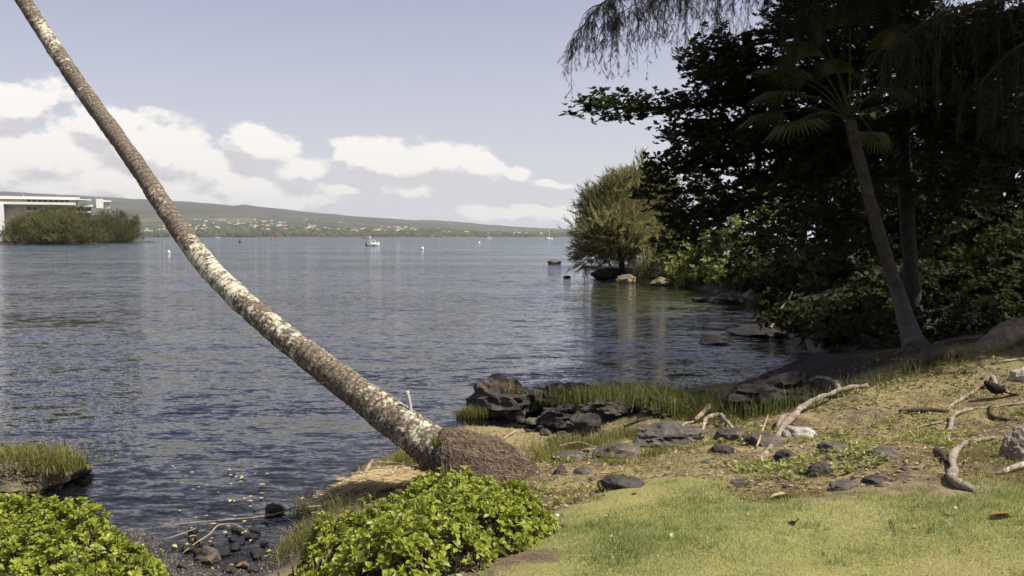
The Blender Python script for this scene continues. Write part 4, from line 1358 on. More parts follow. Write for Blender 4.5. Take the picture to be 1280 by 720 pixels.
def pxz(px, py, z): return tuple(plane(px, py, z)[:2])
b1 = [pxz(352, 738, .42), pxz(378, 708, .42), pxz(425, 678, .45), pxz(500, 645, .5), pxz(560, 630, .58), pxz(615, 622, .66), pxz(655, 632, .7), pxz(690, 652, .78), pxz(694, 668, .82), pxz(660, 686, .88),
      pxz(610, 712, .95), pxz(560, 740, 1.0), pxz(500, 790, 1.0), pxz(430, 800, .8), pxz(380, 770, .55)]
shrub('large bright green leafy shrub in front of the palm root mound', b1, 2500, .37, 300, 3)
b2 = [pxz(-60, 655, .35), pxz(0, 652, .35), pxz(60, 658, .35), pxz(130, 672, .36), pxz(185, 692, .36), pxz(205, 715, .36), pxz(215, 745, .36), pxz(150, 800, .55), pxz(0, 800, .6), pxz(-120, 760, .6), pxz(-140, 690, .45)]
shrub('leafy green shrub between the pebble beach and the grassy rock', b2, 2600, .36, 300, 4)

# ------------------------------------------------------------------ roots, logs, driftwood
def along_ground(pxs, lift=0.0):
    P_ = []
    for q in pxs:
        p = hit(q[0], q[1]); p[2] += lift + (q[2] if len(q) > 2 else 0)
        P_.append(p)
    return np.array(P_)


def wood(name, label, pxs, rad, mat, cat='root', lift=0.0, n=26, seed=1, wob=.28, branches=(), group=None):
    P_ = along_ground(pxs, lift)
    base = P_[0]
    mb = MB()
    c_ = curve(P_, n) if len(P_) > 2 else np.linspace(P_[0], P_[1], n)
    c_ = c_ + fbm(c_ * 5 + seed, 2)[:, None] * np.array((.02, .02, .012)) * (np.max(rad) / .04)
    rad = np.array(rad) * (.56 if cat == 'root' else .85)
    add_tube(mb, c_, rad, 9, wob, seed)
    for br, rr_ in branches:
        b = along_ground(br, lift)
        add_tube(mb, curve(b, 14) if len(b) > 2 else np.linspace(b[0], b[1], 10), rr_, 7, wob, seed + 3)
    o = obj(name, mb.out(name, M[mat], base, True), None, tuple(base))
    return tag(o, label, cat, group)


wood('surface_root', 'bent pale root running from the shaded crest down the bank', [(1084, 489, .06), (1050, 497, .09), (1032, 505, .1), (1004, 516, .08), (992, 527, .06), (980, 538, .05), (970, 552, .02), (958, 566, .01), (944, 578, -.01)],
     [.05, .055, .06, .065, .07, .05, .04, .02], 'root', seed=1, n=40, wob=.4, branches=[([(1050, 497, .08), (1042, 486, .1), (1020, 484, .12), (1004, 492, .05)], [.035, .03, .02]), ([(992, 527, .05), (978, 530, .07), (972, 540, .0)], [.055, .05, .02])])
wood('surface_root', 'forked pale root behind the black bird', [(1180, 516, -.02), (1192, 506, .01), (1212, 497, .02), (1230, 485, .06), (1240, 482, .07), (1252, 492, .0), (1262, 502, -.03)], [.02, .03, .035, .05, .055, .035, .02], 'root', seed=2, wob=.4)
wood('surface_root', 'long pale root arching from the slope under the black bird', [(1183, 550, -.02), (1187, 540, .02), (1192, 524, .04), (1214, 513, .02), (1245, 508, .01), (1279, 506, .01), (1320, 500, .0)], [.03, .05, .045, .035, .03, .035, .04], 'root', seed=3, n=36, wob=.4)
wood('surface_root', 'winding dark-edged root curling down to the lawn edge', [(1262, 546, -.01), (1240, 551, .01), (1214, 557, .02), (1199, 564, .03), (1191, 578, .03), (1193, 590, .03), (1188, 602, .03), (1199, 611, .03), (1224, 616, -.01)],
     [.025, .03, .035, .04, .05, .05, .06, .06, .03], 'root', seed=4, n=44, wob=.5)
wood('surface_root', 'short dark root half sunk in grass below the pale knob', [(1238, 594, -.01), (1256, 593, .02), (1285, 588, .03), (1320, 584, 0)], [.02, .035, .045, .04], 'root', seed=5)
wood('surface_root', 'stubby dark root lump by the weeds', [(1170, 562, 0), (1176, 570, .03), (1182, 582, .01)], [.025, .05, .03], 'darkwood', seed=6, wob=.5)
wood('surface_root', 'broken pair of dark root ends below the bird', [(1238, 512, .02), (1241, 524, .03), (1256, 528, .02), (1266, 524, 0)], [.03, .035, .03, .015], 'darkwood', seed=7, wob=.5)
wood('fallen_stick', 'straight dark stick lying on the grassy slope', [(1124, 518, .03), (1150, 517, .035), (1186, 516, .03)], [.022, .03, .02], 'darkwood', 'stick', seed=8)
wood('fallen_stick', 'thin reddish stick below the straight dark stick', [(1145, 537, .01), (1160, 534, .02), (1178, 529, .01)], [.01, .014, .008], 'drift', 'stick', seed=9)
wood('fallen_stick', 'long thin pale stick along the top of the slope by the log', [(1240, 456, .02), (1262, 453, .02), (1300, 449, .02)], [.012, .016, .012], 'drift', 'stick', seed=10)
wood('fallen_log', 'grey log lying in the shade on the crest', [(1128, 466, .02), (1150, 459, .08), (1180, 453, .1), (1202, 448, .06)], [.05, .09, .09, .05], 'darkwood', 'log', seed=11)
wood('shade_branch', 'forked dead branch lying on the dark rocks under the trees', [(962, 416, .05), (972, 404, .2), (984, 394, .35), (990, 386, .5)], [.05, .045, .03, .015], 'drift', 'branch', seed=12)
lg_ = [hit(1232, 446), hit(1290, 446)]
mb = MB()
lp = np.array([lg_[0] + (-.02, .2, -.02), lg_[0] + (.12, .27, .06), lg_[0] + (.32, .34, .15), lg_[0] + (.6, .45, .25), lg_[0] + (1.2, .6, .36)])
add_tube(mb, curve(lp, 40), [.04, .11, .145, .155, .17], 24, .2, 4)
M['log'] = rocky('weathered_log', (0.07, 0.052, 0.036), (0.22, 0.175, 0.125), None, None, .85, 7.0)
tag(obj('weathered_log', mb.out('weathered_log', M['log'], lp[0], True), None, tuple(lp[0])), 'thick weathered grey-brown log at the top of the slope', 'log')
DR = [('driftwood', 'pale forked driftwood lump on the wide slab', [(868, 530, .04), (884, 522, .12), (890, 515, .1), (897, 524, .04)], [.03, .045, .04, .02], 'drift'),
      ('driftwood', 'bleached driftwood arch leaning on the blocky stone', [(876, 548, .02), (882, 536, .12), (900, 532, .12), (918, 540, .03)], [.02, .03, .035, .02], 'root'),
      ('driftwood', 'short bleached driftwood curl at the end of the wide slab', [(852, 552, .02), (854, 540, .08), (866, 536, .08)], [.02, .025, .015], 'root'),
      ('driftwood', 'thin pale stick lying along the low flat stone', [(698, 565, .06), (722, 562, .08), (745, 566, .05)], [.012, .012, .008], 'drift'),
      ('driftwood', 'red-brown stick on the wide slab', [(780, 548, .14), (800, 546, .2), (815, 545, .22)], [.02, .022, .012], 'darkwood'),
      ('driftwood', 'pale chip of wood in the dirt below the driftwood', [(944, 556, .02), (962, 559, .03)], [.02, .012], 'drift'),
      ('driftwood', 'pale stick leaning up off the bank beside the sloping slab', [(946, 562, .02), (954, 550, .12), (960, 541, .2)], [.014, .012, .006], 'drift'),
      ('driftwood', 'pale stick pointing out over the cove behind the root mound', [(628, 551, .02), (645, 543, .05)], [.016, .012], 'drift'),
      ('driftwood', 'long dry yellow stalk on the dirt at the lawn edge', [(868, 597, .01), (880, 596, .02), (896, 599, .01)], [.006, .007, .004], 'drift'),
      ('driftwood', 'brown husk piece lying on the straw heap', [(452, 612, .08), (460, 602, .14), (466, 594, .16)], [.012, .03, .014], 'drift'),
      ('driftwood', 'dark plank end sticking out under the leaning trunk', [(492, 592, .06), (515, 592, .08), (540, 596, .04)], [.022, .025, .025], 'darkwood'),
      ('driftwood', 'long thin stick reaching across the pebble beach to the shrub', [(196, 664, .03), (240, 660, .05), (300, 655, .05), (345, 649, .05), (372, 642, .08)], [.005, .008, .010, .010, .008], 'drift'),
      ('driftwood', 'curved thin stick lying on the beach pebbles', [(228, 695, .02), (245, 684, .03), (262, 672, .03), (272, 662, .03), (290, 659, .03), (304, 664, .02)], [.005, .008, .009, .008, .006], 'drift'),
      ('driftwood', 'short thin twig among the beach pebbles', [(210, 678, .03), (226, 672, .03), (246, 664, .03)], [.006, .007, .004], 'drift')]
for k, (nm, lb, px, rd, mt) in enumerate(DR):
    wood(nm, lb, px, rd, mt, 'driftwood', seed=30 + k, n=20)

# dead leaves on the lawn, floating leaves by the beach
def flat_leaf(name, label, px, py, L, mat, tint, grp=None, z=None, cat='leaf', curl=.25):
    p = hit(px, py) if z is None else plane(px, py, z)
    V = LEAF6.copy() * (L, L * 1.15, L); V[:, 2] += curl * L * (V[:, 1] / L) ** 2 * 6; V[:, 0] -= L / 2
    V = np.vstack([V, V - (0, 0, .002)]); Fa = np.vstack([LEAF6F, LEAF6F[:, ::-1] + 7])
    o = obj(name, mesh(name, V, Fa, M[mat], False, {'tint': np.full(len(V), tint)}), None, (p[0], p[1], p[2] + .012))
    o.rotation_euler = (rng.uniform(-.25, .25) * (z is None), rng.uniform(-.25, .25) * (z is None), rng.uniform(0, 6.28))
    return tag(o, label, cat, grp)
flat_leaf('dead_leaf', 'large curled red-brown leaf on the open lawn below the winding root', 1251, 648, .13, 'dead_leaf', .55)
flat_leaf('dead_leaf', 'dark brown leaf lying in the middle of the lawn', 994, 654, .10, 'dead_leaf', .15)
flat_leaf('dead_leaf', 'pale tan curled leaf on the lawn edge below the dull grey stone', 976, 623, .17, 'yellow_leaf', .25)
flat_leaf('dead_leaf', 'small yellow leaf on the lawn near the shrub', 840, 672, .05, 'yellow_leaf', .8)
flat_leaf('dead_leaf', 'orange-brown leaf on the dark pebble beach', 303, 710, .13, 'dead_leaf', .6)
flat_leaf('dead_leaf', 'yellow-green leaf caught on the beach twigs', 240, 673, .10, 'yellow_leaf', .1)
flat_leaf('dead_leaf', 'brown leaf at the foot of the shrub by the lawn', 592, 714, .09, 'dead_leaf', .7)
flat_leaf('paper_scrap', 'white scrap at the lawn end of the large shrub', 696, 646, .05, 'white', .5, z=.93, cat='litter')
flat_leaf('dead_leaf', 'brown dead leaf tucked under the lawn end of the shrub', 703, 660, .10, 'dead_leaf', .45)
wood('lawn_twig', 'dark bent twig lying on the lawn', [(1112, 652, .01), (1116, 660, .015), (1119, 668, .01)], [.003, .004, .003], 'darkwood', 'twig', seed=60)
wood('lawn_twig', 'thin forked twig on the lawn below the winding root', [(1174, 642, .01), (1186, 648, .015), (1198, 646, .01)], [.003, .004, .002], 'darkwood', 'twig', seed=61)
for k in range(20):
    flat_leaf('lawn_leaf_bit', 'small pale scrap of dead leaf on the lawn', rng.uniform(690, 1275), rng.uniform(630, 716), rng.uniform(.02, .05), 'yellow_leaf' if k % 3 else 'dead_leaf', rng.random(), 'leaf scraps on the lawn')
for k in range(70):
    px = rng.normal(295, 45); py = rng.uniform(585, 655) + rng.normal(0, 6)
    if k > 45: px, py = rng.uniform(215, 340), rng.uniform(660, 716)
    if k < 46:
        flat_leaf('floating_leaf', 'pale yellow leaf scrap floating off the pebble beach', px, py, rng.uniform(.03, .075), 'yellow_leaf', rng.uniform(.3, 1), 'leaf scraps floating off the beach', z=.002, curl=.02)
    else:
        flat_leaf('beach_leaf', 'pale leaf scrap washed up on the pebble beach', px, py, rng.uniform(.03, .07), 'yellow_leaf', rng.uniform(.2, 1), 'leaf scraps on the pebble beach')

# ------------------------------------------------------------------ black bird on the slope
bp_ = hit(1243, 500)
bird = thing('bird', bp_, 'small black bird standing on a root on the slope', 'bird', None, 0.0)
prof = np.array([(-.122, .0, .180), (-.10, .0, .183), (-.078, 0, .170), (-.04, 0, .140), (.01, 0, .118), (.06, 0, .104), (.11, 0, .093)])
c_ = curve(prof, 18)
mb = MB(); add_tube(mb, c_, [.014, .034, .030, .052, .062, .046, .016], 14)
obj('body', mb.out('body', M['feather'], (0, 0, 0), True), bird)
mb = MB(); V, Q = box(.17, .05, .014, (.165, 0, .083)); V[:, 1] *= 1 + 2.0 * (V[:, 0] - .1); V[:, 2] -= (V[:, 0] - .1) * .25; mb.add(V, Q)
obj('tail', mb.out('tail', M['feather']), bird)
mb = MB(); add_tube(mb, [(-.125, 0, .176), (-.142, 0, .172), (-.158, 0, .166)], [.010, .007, .001], 8)
obj('beak', mb.out('beak', M['beak'], (0, 0, 0), True), bird)
for s_ in (-1, 1):
    mb = MB(); V, Fa = ico(2); mb.add(V * (.075, .012, .034) * 1.0 + (.03, s_ * .050, .112), Fa)
    obj('wing', mb.out('wing', M['feather'], (0, 0, 0), True), bird)
    mb = MB(); add_tube(mb, [(.015, s_ * .018, .075), (.02, s_ * .02, .04), (.008, s_ * .022, .0)], [.010, .006, .005], 6)
    add_tube(mb, [(.008, s_ * .022, .002), (-.025, s_ * .026, .001)], [.004, .002], 5)
    obj('leg', mb.out('leg', M['beak']), bird)
    mb = MB(); V, Fa = ico(1); mb.add(V * .005 + (-.108, s_ * .024, .186), Fa)
    obj('eye', mb.out('eye', M['beak']), bird)

# ------------------------------------------------------------------ boats and buoys
def loft(name, secs, mat, parent, off=(0, 0, 0)):
    """hull from cross-sections: list of (x, half beam, sheer z, keel z)"""
    V, Q = [], []
    m = 9
    for (x_, hb_, zs, zk) in secs:
        for q in range(m):
            a = -1 + 2 * q / (m - 1)
            V.append((x_, hb_ * math.copysign(abs(a) ** .55, a), zk + (zs - zk) * abs(a) ** 2.2))
    for i_ in range(len(secs) - 1):
        for q in range(m - 1):
            b = i_ * m + q
            Q.append((b, b + 1, b + m + 1, b + m))
    for i_ in range(len(secs) - 1):
        b = i_ * m
        Q.append((b, b + m, b + 2 * m - 1, b + m - 1))
    Q.append(tuple([0, 2, 6, 8]))
    return obj(name, mesh(name, np.array(V) + off, np.array(Q), mat, False), parent)


def part_box(name, s, c, mat, parent):
    V, Q = box(*s, c); return obj(name, MB().add(V, Q).out(name, mat), parent)


bpos = plane(466, 307.5, 0.0)
bt = thing('motorboat', (bpos[0], bpos[1], 0), 'white motorboat with a cabin moored alone in the bay', 'boat', None, R(32))
loft('hull', [(-2.1, .85, .75, -.2), (-1.0, .95, .78, -.25), (.5, .95, .85, -.25), (1.5, .65, 1.0, -.15), (2.3, .03, 1.2, .3)], M['white'], bt)
part_box('waterline_stripe', (3.4, 1.94, .16), (-.4, 0, .10), M['hull_dark'], bt)
cb = part_box('cabin', (1.7, 1.4, .75), (-.1, 0, 1.2), M['white'], bt)
for s_ in (-1, 1):
    part_box('window', (1.2, .03, .34), (-.1, s_ * .71, 1.3), M['glass'], cb)
part_box('windscreen', (.03, 1.2, .36), (.77, 0, 1.32), M['glass'], cb)
part_box('canopy', (2.2, 1.5, .07), (-.25, 0, 1.85), M['white'], bt)
for sx in (-1.25, .75):
    for s_ in (-1, 1):
        part_box('canopy_post', (.05, .05, .5), (sx, s_ * .66, 1.6), M['white'], bt)
part_box('outboard_motor', (.35, .4, .8), (-2.2, 0, .55), M['hull_dark'], bt)


def sailboat(px, py, D, hgt, label):
    p = at(px, py, D)
    t_ = thing('sailboat', (p[0], p[1], 0), label, 'sailboat', 'sailboats at anchor across the bay', R(25))
    k = hgt / 10.0
    loft('hull', [(-4 * k, .9 * k, 1.0 * k, -.3), (-1 * k, 1.3 * k, 1.0 * k, -.4), (2 * k, 1.0 * k, 1.15 * k, -.3), (4.4 * k, .04, 1.5 * k, .4)], M['white'], t_)
    part_box('cabin', (3.2 * k, 1.4 * k, .6 * k), (-.2 * k, 0, 1.3 * k), M['white'], t_)
    part_box('mast', (.22 * k, .22 * k, 10 * k), (.8 * k, 0, 6 * k), M['white'], t_)
    part_box('boom', (3.6 * k, .16 * k, .2 * k), (-1.1 * k, 0, 2.3 * k), M['white'], t_)
sailboat(686, 298, 900, 10.5, 'small white sailboat with bare mast near the ironwood point')
sailboat(611, 298, 1300, 10.0, 'far white sailboat with bare mast under the middle of the slope')


def buoy(px, py, wpx, mat, label, group=None):
    p = plane(px, py, 0.0)
    s_ = wpx / F * p[1] / 2
    t_ = thing('buoy', (p[0], p[1], 0), label, 'buoy', group)
    V, Fa = ico(2)
    obj('float', mesh('float', V * (s_, s_, s_ * 1.1) + (0, 0, s_ * .5), Fa, mat, True), t_)
    mb = MB(); add_tube(mb, [(0, 0, s_ * 1.4), (0, 0, s_ * 2.0)], [s_ * .3, s_ * .15], 8); obj('ring_post', mb.out('ring_post', mat), t_)
buoy(528, 312, 4, M['white'], 'round white mooring buoy beyond the motorboat')
buoy(211, 316.5, 4, M['white'], 'white buoy near the hotel point')
buoy(300, 303.2, 3.5, M['hull_dark'], 'dark mooring buoy in the open bay')
buoy(340, 299.8, 3, M['red'], 'small red buoy off the town shore')
buoy(599, 304.5, 3, M['white'], 'small white buoy far out beyond the round buoy')

def small_boat(px, py, D, L, label, mat2):
    p = at(px, py, D)
    t_ = thing('launch', (p[0], p[1], 0), label, 'boat', None, R(5))
    loft('hull', [(-L / 2, L * .15, L * .14, -.2), (0, L * .17, L * .15, -.2), (L * .3, L * .12, L * .17, -.1), (L / 2, .02, L * .22, .3)], M['white'], t_)
    part_box('deckhouse', (L * .35, L * .2, L * .12), (-.05 * L, 0, L * .2), mat2, t_)
small_boat(458, 298, 1500, 15, 'low red and white launch off the far shore', M['red'])
small_boat(271, 298.2, 1400, 9, 'small white launch off the town shore', M['white'])

# ------------------------------------------------------------------ the wood on the right shore
def lobe(px, py, D, rx, ry, rd=None):
    """an ellipsoid of foliage; radii given in metres"""
    return (at(px, py, D), np.array((rx, rd or rx, ry)))


# big sea almond with tiered limbs reaching out over the cove
ab = at(1142, 430, 19.5); ab[2] = gz(ab[0], ab[1]) - .1
alm = thing('sea_almond_tree', ab, 'big dark broad-leaved tree with tiered branches reaching over the cove', 'tree')
atp = [ab, at(1138, 330, 19.5), at(1130, 220, 19.4), at(1128, 120, 19.3), at(1120, 20, 19.2), at(1125, -80, 19.2)]
mb = MB(); add_tube(mb, curve(atp, 36), [.2, .16, .14, .12, .1, .08], 14, .12, 2)
obj('trunk', mb.out('trunk', M['bark'], ab, True), alm)
LIMBS = [
    ([(1126, 60, 19.2), (1040, 92, 18.8), (930, 120, 18.4), (830, 136, 18.0), (738, 132, 17.7)], .085, 34, 1.0),
    ([(1122, 20, 19.2), (1020, 40, 18.6), (940, 56, 18.2), (880, 62, 18.0)], .06, 16, 1.0),
    ([(1128, 120, 19.3), (1040, 140, 18.8), (930, 152, 18.4), (845, 170, 18.0)], .08, 20, 1.1),
    ([(1128, 140, 19.3), (1030, 180, 18.6), (920, 205, 18.0), (830, 212, 17.8)], .08, 22, 1.1),
    ([(1128, 150, 19.3), (1060, 172, 18.4), (980, 222, 17.8), (900, 272, 17.4), (850, 300, 17.2)], .10, 17, 1.0),
    ([(1130, 160, 19.3), (1010, 205, 18.8), (900, 236, 18.6), (808, 240, 18.4)], .07, 20, .9),
    ([(1128, 170, 19.3), (1060, 210, 18.0), (990, 270, 17.4), (950, 300, 17.0)], .08, 10, 1.0),
    ([(1130, 100, 19.3), (1030, 112, 19.2), (930, 100, 19.0), (868, 84, 18.8)], .06, 18, 1.0),
    ([(1130, 190, 19.3), (1080, 250, 18.2), (1040, 300, 17.6)], .08, 10, 1.0),
    ([(1130, 80, 19.3), (1200, 60, 18.4), (1280, 90, 17.5)], .1, 26, 1.4),
    ([(1130, 140, 19.3), (1200, 160, 18.0), (1270, 200, 17.0)], .1, 26, 1.4),
    ([(1130, 40, 19.3), (1090, 0, 18.0), (1040, -20, 17.0)], .1, 24, 1.4),
    ([(1128, 150, 19.3), (1020, 160, 18.0), (930, 178, 17.6), (850, 196, 17.4)], .06, 20, 1.0),
    ([(1128, 60, 19.3), (1010, 72, 18.2), (930, 84, 17.8), (890, 100, 17.7)], .06, 18, .9),
    ([(1128, 170, 19.3), (1000, 230, 18.4), (900, 262, 18.0), (838, 268, 17.8)], .06, 20, 1.0),
]
crown = MB(); tw = MB()
for li, (pp, r0_, ns, ll_) in enumerate(LIMBS):
    lp_ = curve([at(*q) for q in pp], 40)
    mb = MB(); add_tube(mb, lp_, [r0_, r0_ * .6, .016], 8, .15, li)
    obj('limb', mb.out('limb', M['bark'], ab, True), alm)
    dirn = unit(lp_[-1] - lp_[0])
    for t_ in np.concatenate([np.linspace(.22, .98, ns), [1.0]]):
        p0 = lp_[int(t_ * 39)]
        for sgn in (-1, 1):
            side = np.array((-dirn[1], dirn[0], 0)) * sgn
            ln = ll_ * rng.uniform(.4, 1.0) * (1.15 - .5 * t_)
            d_ = unit(dirn * rng.uniform(.2, 1.0) + side * rng.uniform(.4, 1.0) + np.array((0, 0, rng.uniform(-.12, .22))))
            e1 = p0 + d_ * ln * .5 + (0, 0, -.03); e2 = p0 + d_ * ln + np.array((0, 0, rng.uniform(-.12, .08)))
            tc_ = curve([p0, e1, e2], 7)
            add_tube(tw, tc_, [.012, .005], 4)
            m = max(4, int(ln / .05))
            tq = rng.uniform(.15, 1.0, m)
            ps = np.stack([np.interp(tq, np.linspace(0, 1, 7), tc_[:, q]) for q in range(3)], 1) + rng.normal(0, 1, (m, 3)) * (.08, .08, .14) + (0, 0, .05)
            rosettes(ps, np.tile((0., 0, 1), (m, 1)) + rng.normal(0, .28, (m, 3)), .13, 6, crown, rng.uniform(.1, .8, m))
obj('twigs', tw.out('twigs', M['bark'], ab), alm)['kind'] = 'stuff'
for (c_, r_) in [lobe(1010, 110, 18.8, 1.1, .6), lobe(1050, 190, 18.8, 1.0, .6), lobe(960, 170, 18.4, .9, .5), lobe(1080, 60, 19, 1.3, .7), lobe(1170, 110, 18.5, 1.4, .9), lobe(1240, 60, 18, 1.4, .9),
                 lobe(1200, 220, 18.5, 1.2, .8), lobe(1100, -30, 18.5, 1.6, .8), lobe(1240, 150, 18.5, 1.2, .8), lobe(1000, 20, 18.6, .8, .5), lobe(900, 190, 18.2, .55, .35), lobe(940, 120, 18.5, .7, .3), lobe(920, 75, 18.3, .5, .22), lobe(880, 165, 18.2, .4, .22)]:
    n = int((70 if c_[0] > 8.0 else 125) * r_.prod() ** (2 / 3)) + 8
    d_ = unit(rng.normal(0, 1, (n, 3)))
    cc = c_ + d_ * r_ * (rng.random((n, 1)) ** .45)
    ps = np.repeat(cc, 6, 0) + rng.normal(0, .13, (n * 6, 3)) * (1, 1, .6)
    rosettes(ps, np.tile((0., 0, 1), (n * 6, 1)) + rng.normal(0, .35, (n * 6, 3)), .12, 6, crown, np.repeat(rng.uniform(.1, .8, n), 6))
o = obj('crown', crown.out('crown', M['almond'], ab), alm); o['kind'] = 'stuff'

# ironwood on the slope: trunk outside the frame, drooping needle branches over the top of the view
ib = at(1330, 430, 13.6); ib[2] = gz(ib[0], ib[1]) - .1
irn = thing('ironwood_tree', ib, 'tall dark ironwood with needle branches hanging over the bay', 'tree')
itp = [ib, ib + (.05, .1, 2.5), ib + (-.15, .3, 5.0), ib + (-.2, .5, 8.0), ib + (0, .6, 11.5)]
mb = MB(); add_tube(mb, curve(itp, 40), [.42, .32, .27, .2, .1], 16, .16, 5)
obj('trunk', mb.out('trunk', M['bark'], ib, True), irn)
crown = MB(); tw = MB()
IL = [[(1318, -190, 14.0), (1150, -180, 14.6), (960, -110, 15.0), (850, -60, 15.2), (785, -20, 15.2), (742, 16, 15.2), (716, 52, 15.2)],
      [(1318, -150, 14.0), (1150, -130, 15.0), (980, -80, 15.6), (880, -40, 15.8), (820, -10, 15.8), (770, 20, 15.8)],
      [(1318, -120, 14.0), (1180, -100, 14.8), (1040, -70, 15.2), (930, -55, 15.3), (860, -20, 15.3)],
      [(1318, -100, 14.0), (1200, -70, 15.0), (1080, -50, 15.6), (1000, -40, 15.8), (940, -20, 15.8)],
      [(1318, -60, 14.0), (1220, -40, 14.6), (1130, -30, 15.0), (1040, 0, 15.2), (985, 20, 15.2)],
      [(1318, -20, 14.0), (1240, 0, 13.6), (1170, 20, 13.2), (1110, 60, 13.0)],
      [(1318, 40, 14.0), (1270, 60, 13.4), (1220, 110, 13.0)],
      [(1318, -240, 14.0), (1200, -260, 13.0), (1080, -250, 12.6)]]
HANG = [(.45, 1.0, 62), (.5, 1.0, 58), (.45, 1.0, 58), (.4, 1.0, 58), (.3, 1.0, 56), (.25, 1.0, 44), (.25, 1.0, 36), (.3, 1, 30)]
for li, pp in enumerate(IL):
    lp_ = curve([at(*q) for q in pp], 50)
    mb = MB(); add_tube(mb, lp_, [.08, .035, .014, .005], 8, .15, li)
    obj('limb', mb.out('limb', M['bark'], ib, True), irn)
    t0_, t1_, ns = HANG[li]
    hr = np.random.default_rng(70 + li); nc_ = max(6, ns // 5); cl_ = t0_ + (t1_ - t0_) * (np.arange(nc_) + hr.uniform(.2, 1.0, nc_)) / nc_
    for t_ in np.clip(hr.choice(cl_, ns) + hr.normal(0, .010, ns), t0_, t1_):
        p0 = lp_[min(49, int(t_ * 49))]
        L_ = rng.uniform(.3, 1.45) * (1.2 - .55 * t_) * (1.0 if li < 1 else 1.2)
        out_ = np.array((rng.normal(-.25, .35), rng.normal(0, .35), 0))
        end = p0 + out_ * L_ * .7 + np.array((0, 0, -L_))
        tc_ = curve([p0, p0 + out_ * L_ * .5 + (0, 0, -.25 * L_), end], 9)
        add_tube(tw, tc_, [.007, .0025], 4)
        m = max(5, int(L_ * 26))
        tq = rng.uniform(.08, 1.0, m)
        ps = np.stack([np.interp(tq, np.linspace(0, 1, 9), tc_[:, q]) for q in range(3)], 1)
        dv = unit(np.stack([rng.normal(-.05, .42, m), rng.normal(0, .42, m), np.full(m, -1.0)], 1))
        sprays(ps, dv, .22, crown, rng.random(m))
obj('twigs', tw.out('twigs', M['bark'], ib), irn)['kind'] = 'stuff'
for (c_, r_) in [((6.6, 15.0, 8.6), (2.0, 1.6, 1.0)), ((8.6, 13.6, 8.6), (2.2, 1.8, 1.2)), ((10.5, 14.5, 9.5), (2.4, 2.2, 1.5)), ((8.0, 17.0, 9.8), (2.6, 2.2, 1.4)), ((11.0, 17.5, 10), (2.6, 2.4, 1.8)), ((9.5, 13.2, 11.0), (1.8, 1.6, 1.4)), ((12.5, 13.0, 8.0), (2.2, 1.8, 1.6)), ((8.4, 10.9, 8.6), (1.6, .9, .9)), ((10.6, 10.7, 8.4), (1.8, 1.0, 1.1)), ((9.4, 11.6, 9.0), (2.0, 1.0, .9)), ((12.0, 10.8, 9.4), (1.6, 1.0, 1.1)), ((7.6, 13.0, 9.6), (1.6, 1.2, .9)), ((6.4, 13.4, 8.2), (1.2, 1.2, .7)), ((9.6, 12.0, 10.2), (2.0, 1.3, 1.1))]:
    c_ = np.array(c_, float); r_ = np.array(r_)
    n = int(230 * r_.prod() ** (2 / 3))
    d_ = unit(rng.normal(0, 1, (n, 3)))
    ps = np.repeat(c_ + d_ * r_ * (rng.random((n, 1)) ** .4), 5, 0) + rng.normal(0, .2, (n * 5, 3))
    dv = unit(np.stack([rng.normal(0, .6, n * 5), rng.normal(0, .6, n * 5), np.full(n * 5, -.7)], 1))
    sprays(ps, dv, .55, crown, rng.random(n * 5), NEEDW)
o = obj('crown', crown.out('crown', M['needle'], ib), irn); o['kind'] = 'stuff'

# fan palm leaning in the shade
fbse = hit(1147, 436)
fan = thing('fan_palm', fbse, 'slender fan palm leaning in front of the dark trees', 'palm tree')
ftop = at(1062, 150, 15.8)
fp = curve([fbse - (0, 0, .1), at(1122, 365, 15.3), at(1098, 290, 15.5), at(1078, 215, 15.7), ftop], 60)
V, Q, T = tube(fp, np.interp(np.linspace(0, 1, 60), [0, .08, .3, 1], [.21, .145, .118, .095]) * (1 + .03 * np.sin(np.arange(60) * 2.1)), 16, .06, 3)
obj('trunk', mesh('trunk', V - fbse, [Q, T], M['palm_grey'], True), fan)
FR = [((990, 118), 1.0), ((1008, 96), .9), ((976, 140), 1.1), ((1030, 50), .9), ((1062, 30), .8), ((1100, 60), .7), ((1105, 115), .7), ((1090, 165), .6), ((1030, 140), .7), ((1010, 70), .8), ((985, 95), .8), ((1048, 90), .6), ((1000, 150), .9)]
for k, ((px, py), sz) in enumerate(FR):
    e = at(px, py, 15.8 + rng.uniform(-.9, .5))
    pc_ = curve([ftop, (ftop + e) / 2 + (0, 0, .14), e], 10)
    mb = MB(); add_tube(mb, pc_, [.022, .012], 6)
    d_ = unit(e - ftop + np.array((0, 0, -.25)))
    side = unit(np.cross(d_, (0, 0, 1.0))); nrm = np.cross(side, d_)
    ns = 26
    blade = MB()
    angs = np.linspace(-1.75, 1.75, ns + 1)
    Rr = .8 * sz
    for q in range(ns):
        a0_, a1_ = angs[q], angs[q + 1]; am = (a0_ + a1_) / 2
        def pt(a, r, z_): return e + d_ * r * math.cos(a) + side * r * math.sin(a) + nrm * (z_ - .22 * (r / Rr) ** 2 * Rr)
        Ls = Rr * (1 - .18 * abs(am) / 1.75)
        Vq = [e, pt(a0_, Ls * .6, 0), pt(am, Ls * .62, .022), pt(a1_, Ls * .6, 0), pt(am, Ls, -.10 - .05 * rng.random())]
        blade.add(np.array(Vq), np.array([(0, 1, 2), (0, 2, 3), (1, 4, 2), (2, 4, 3)]), float(np.clip(.5 + rng.normal(0, .15), 0, 1)))
    fo = obj('frond', blade.out('frond', M['fan'], fbse), fan)
    obj('petiole', mb.out('petiole', M['fan'], fbse, True), fo)

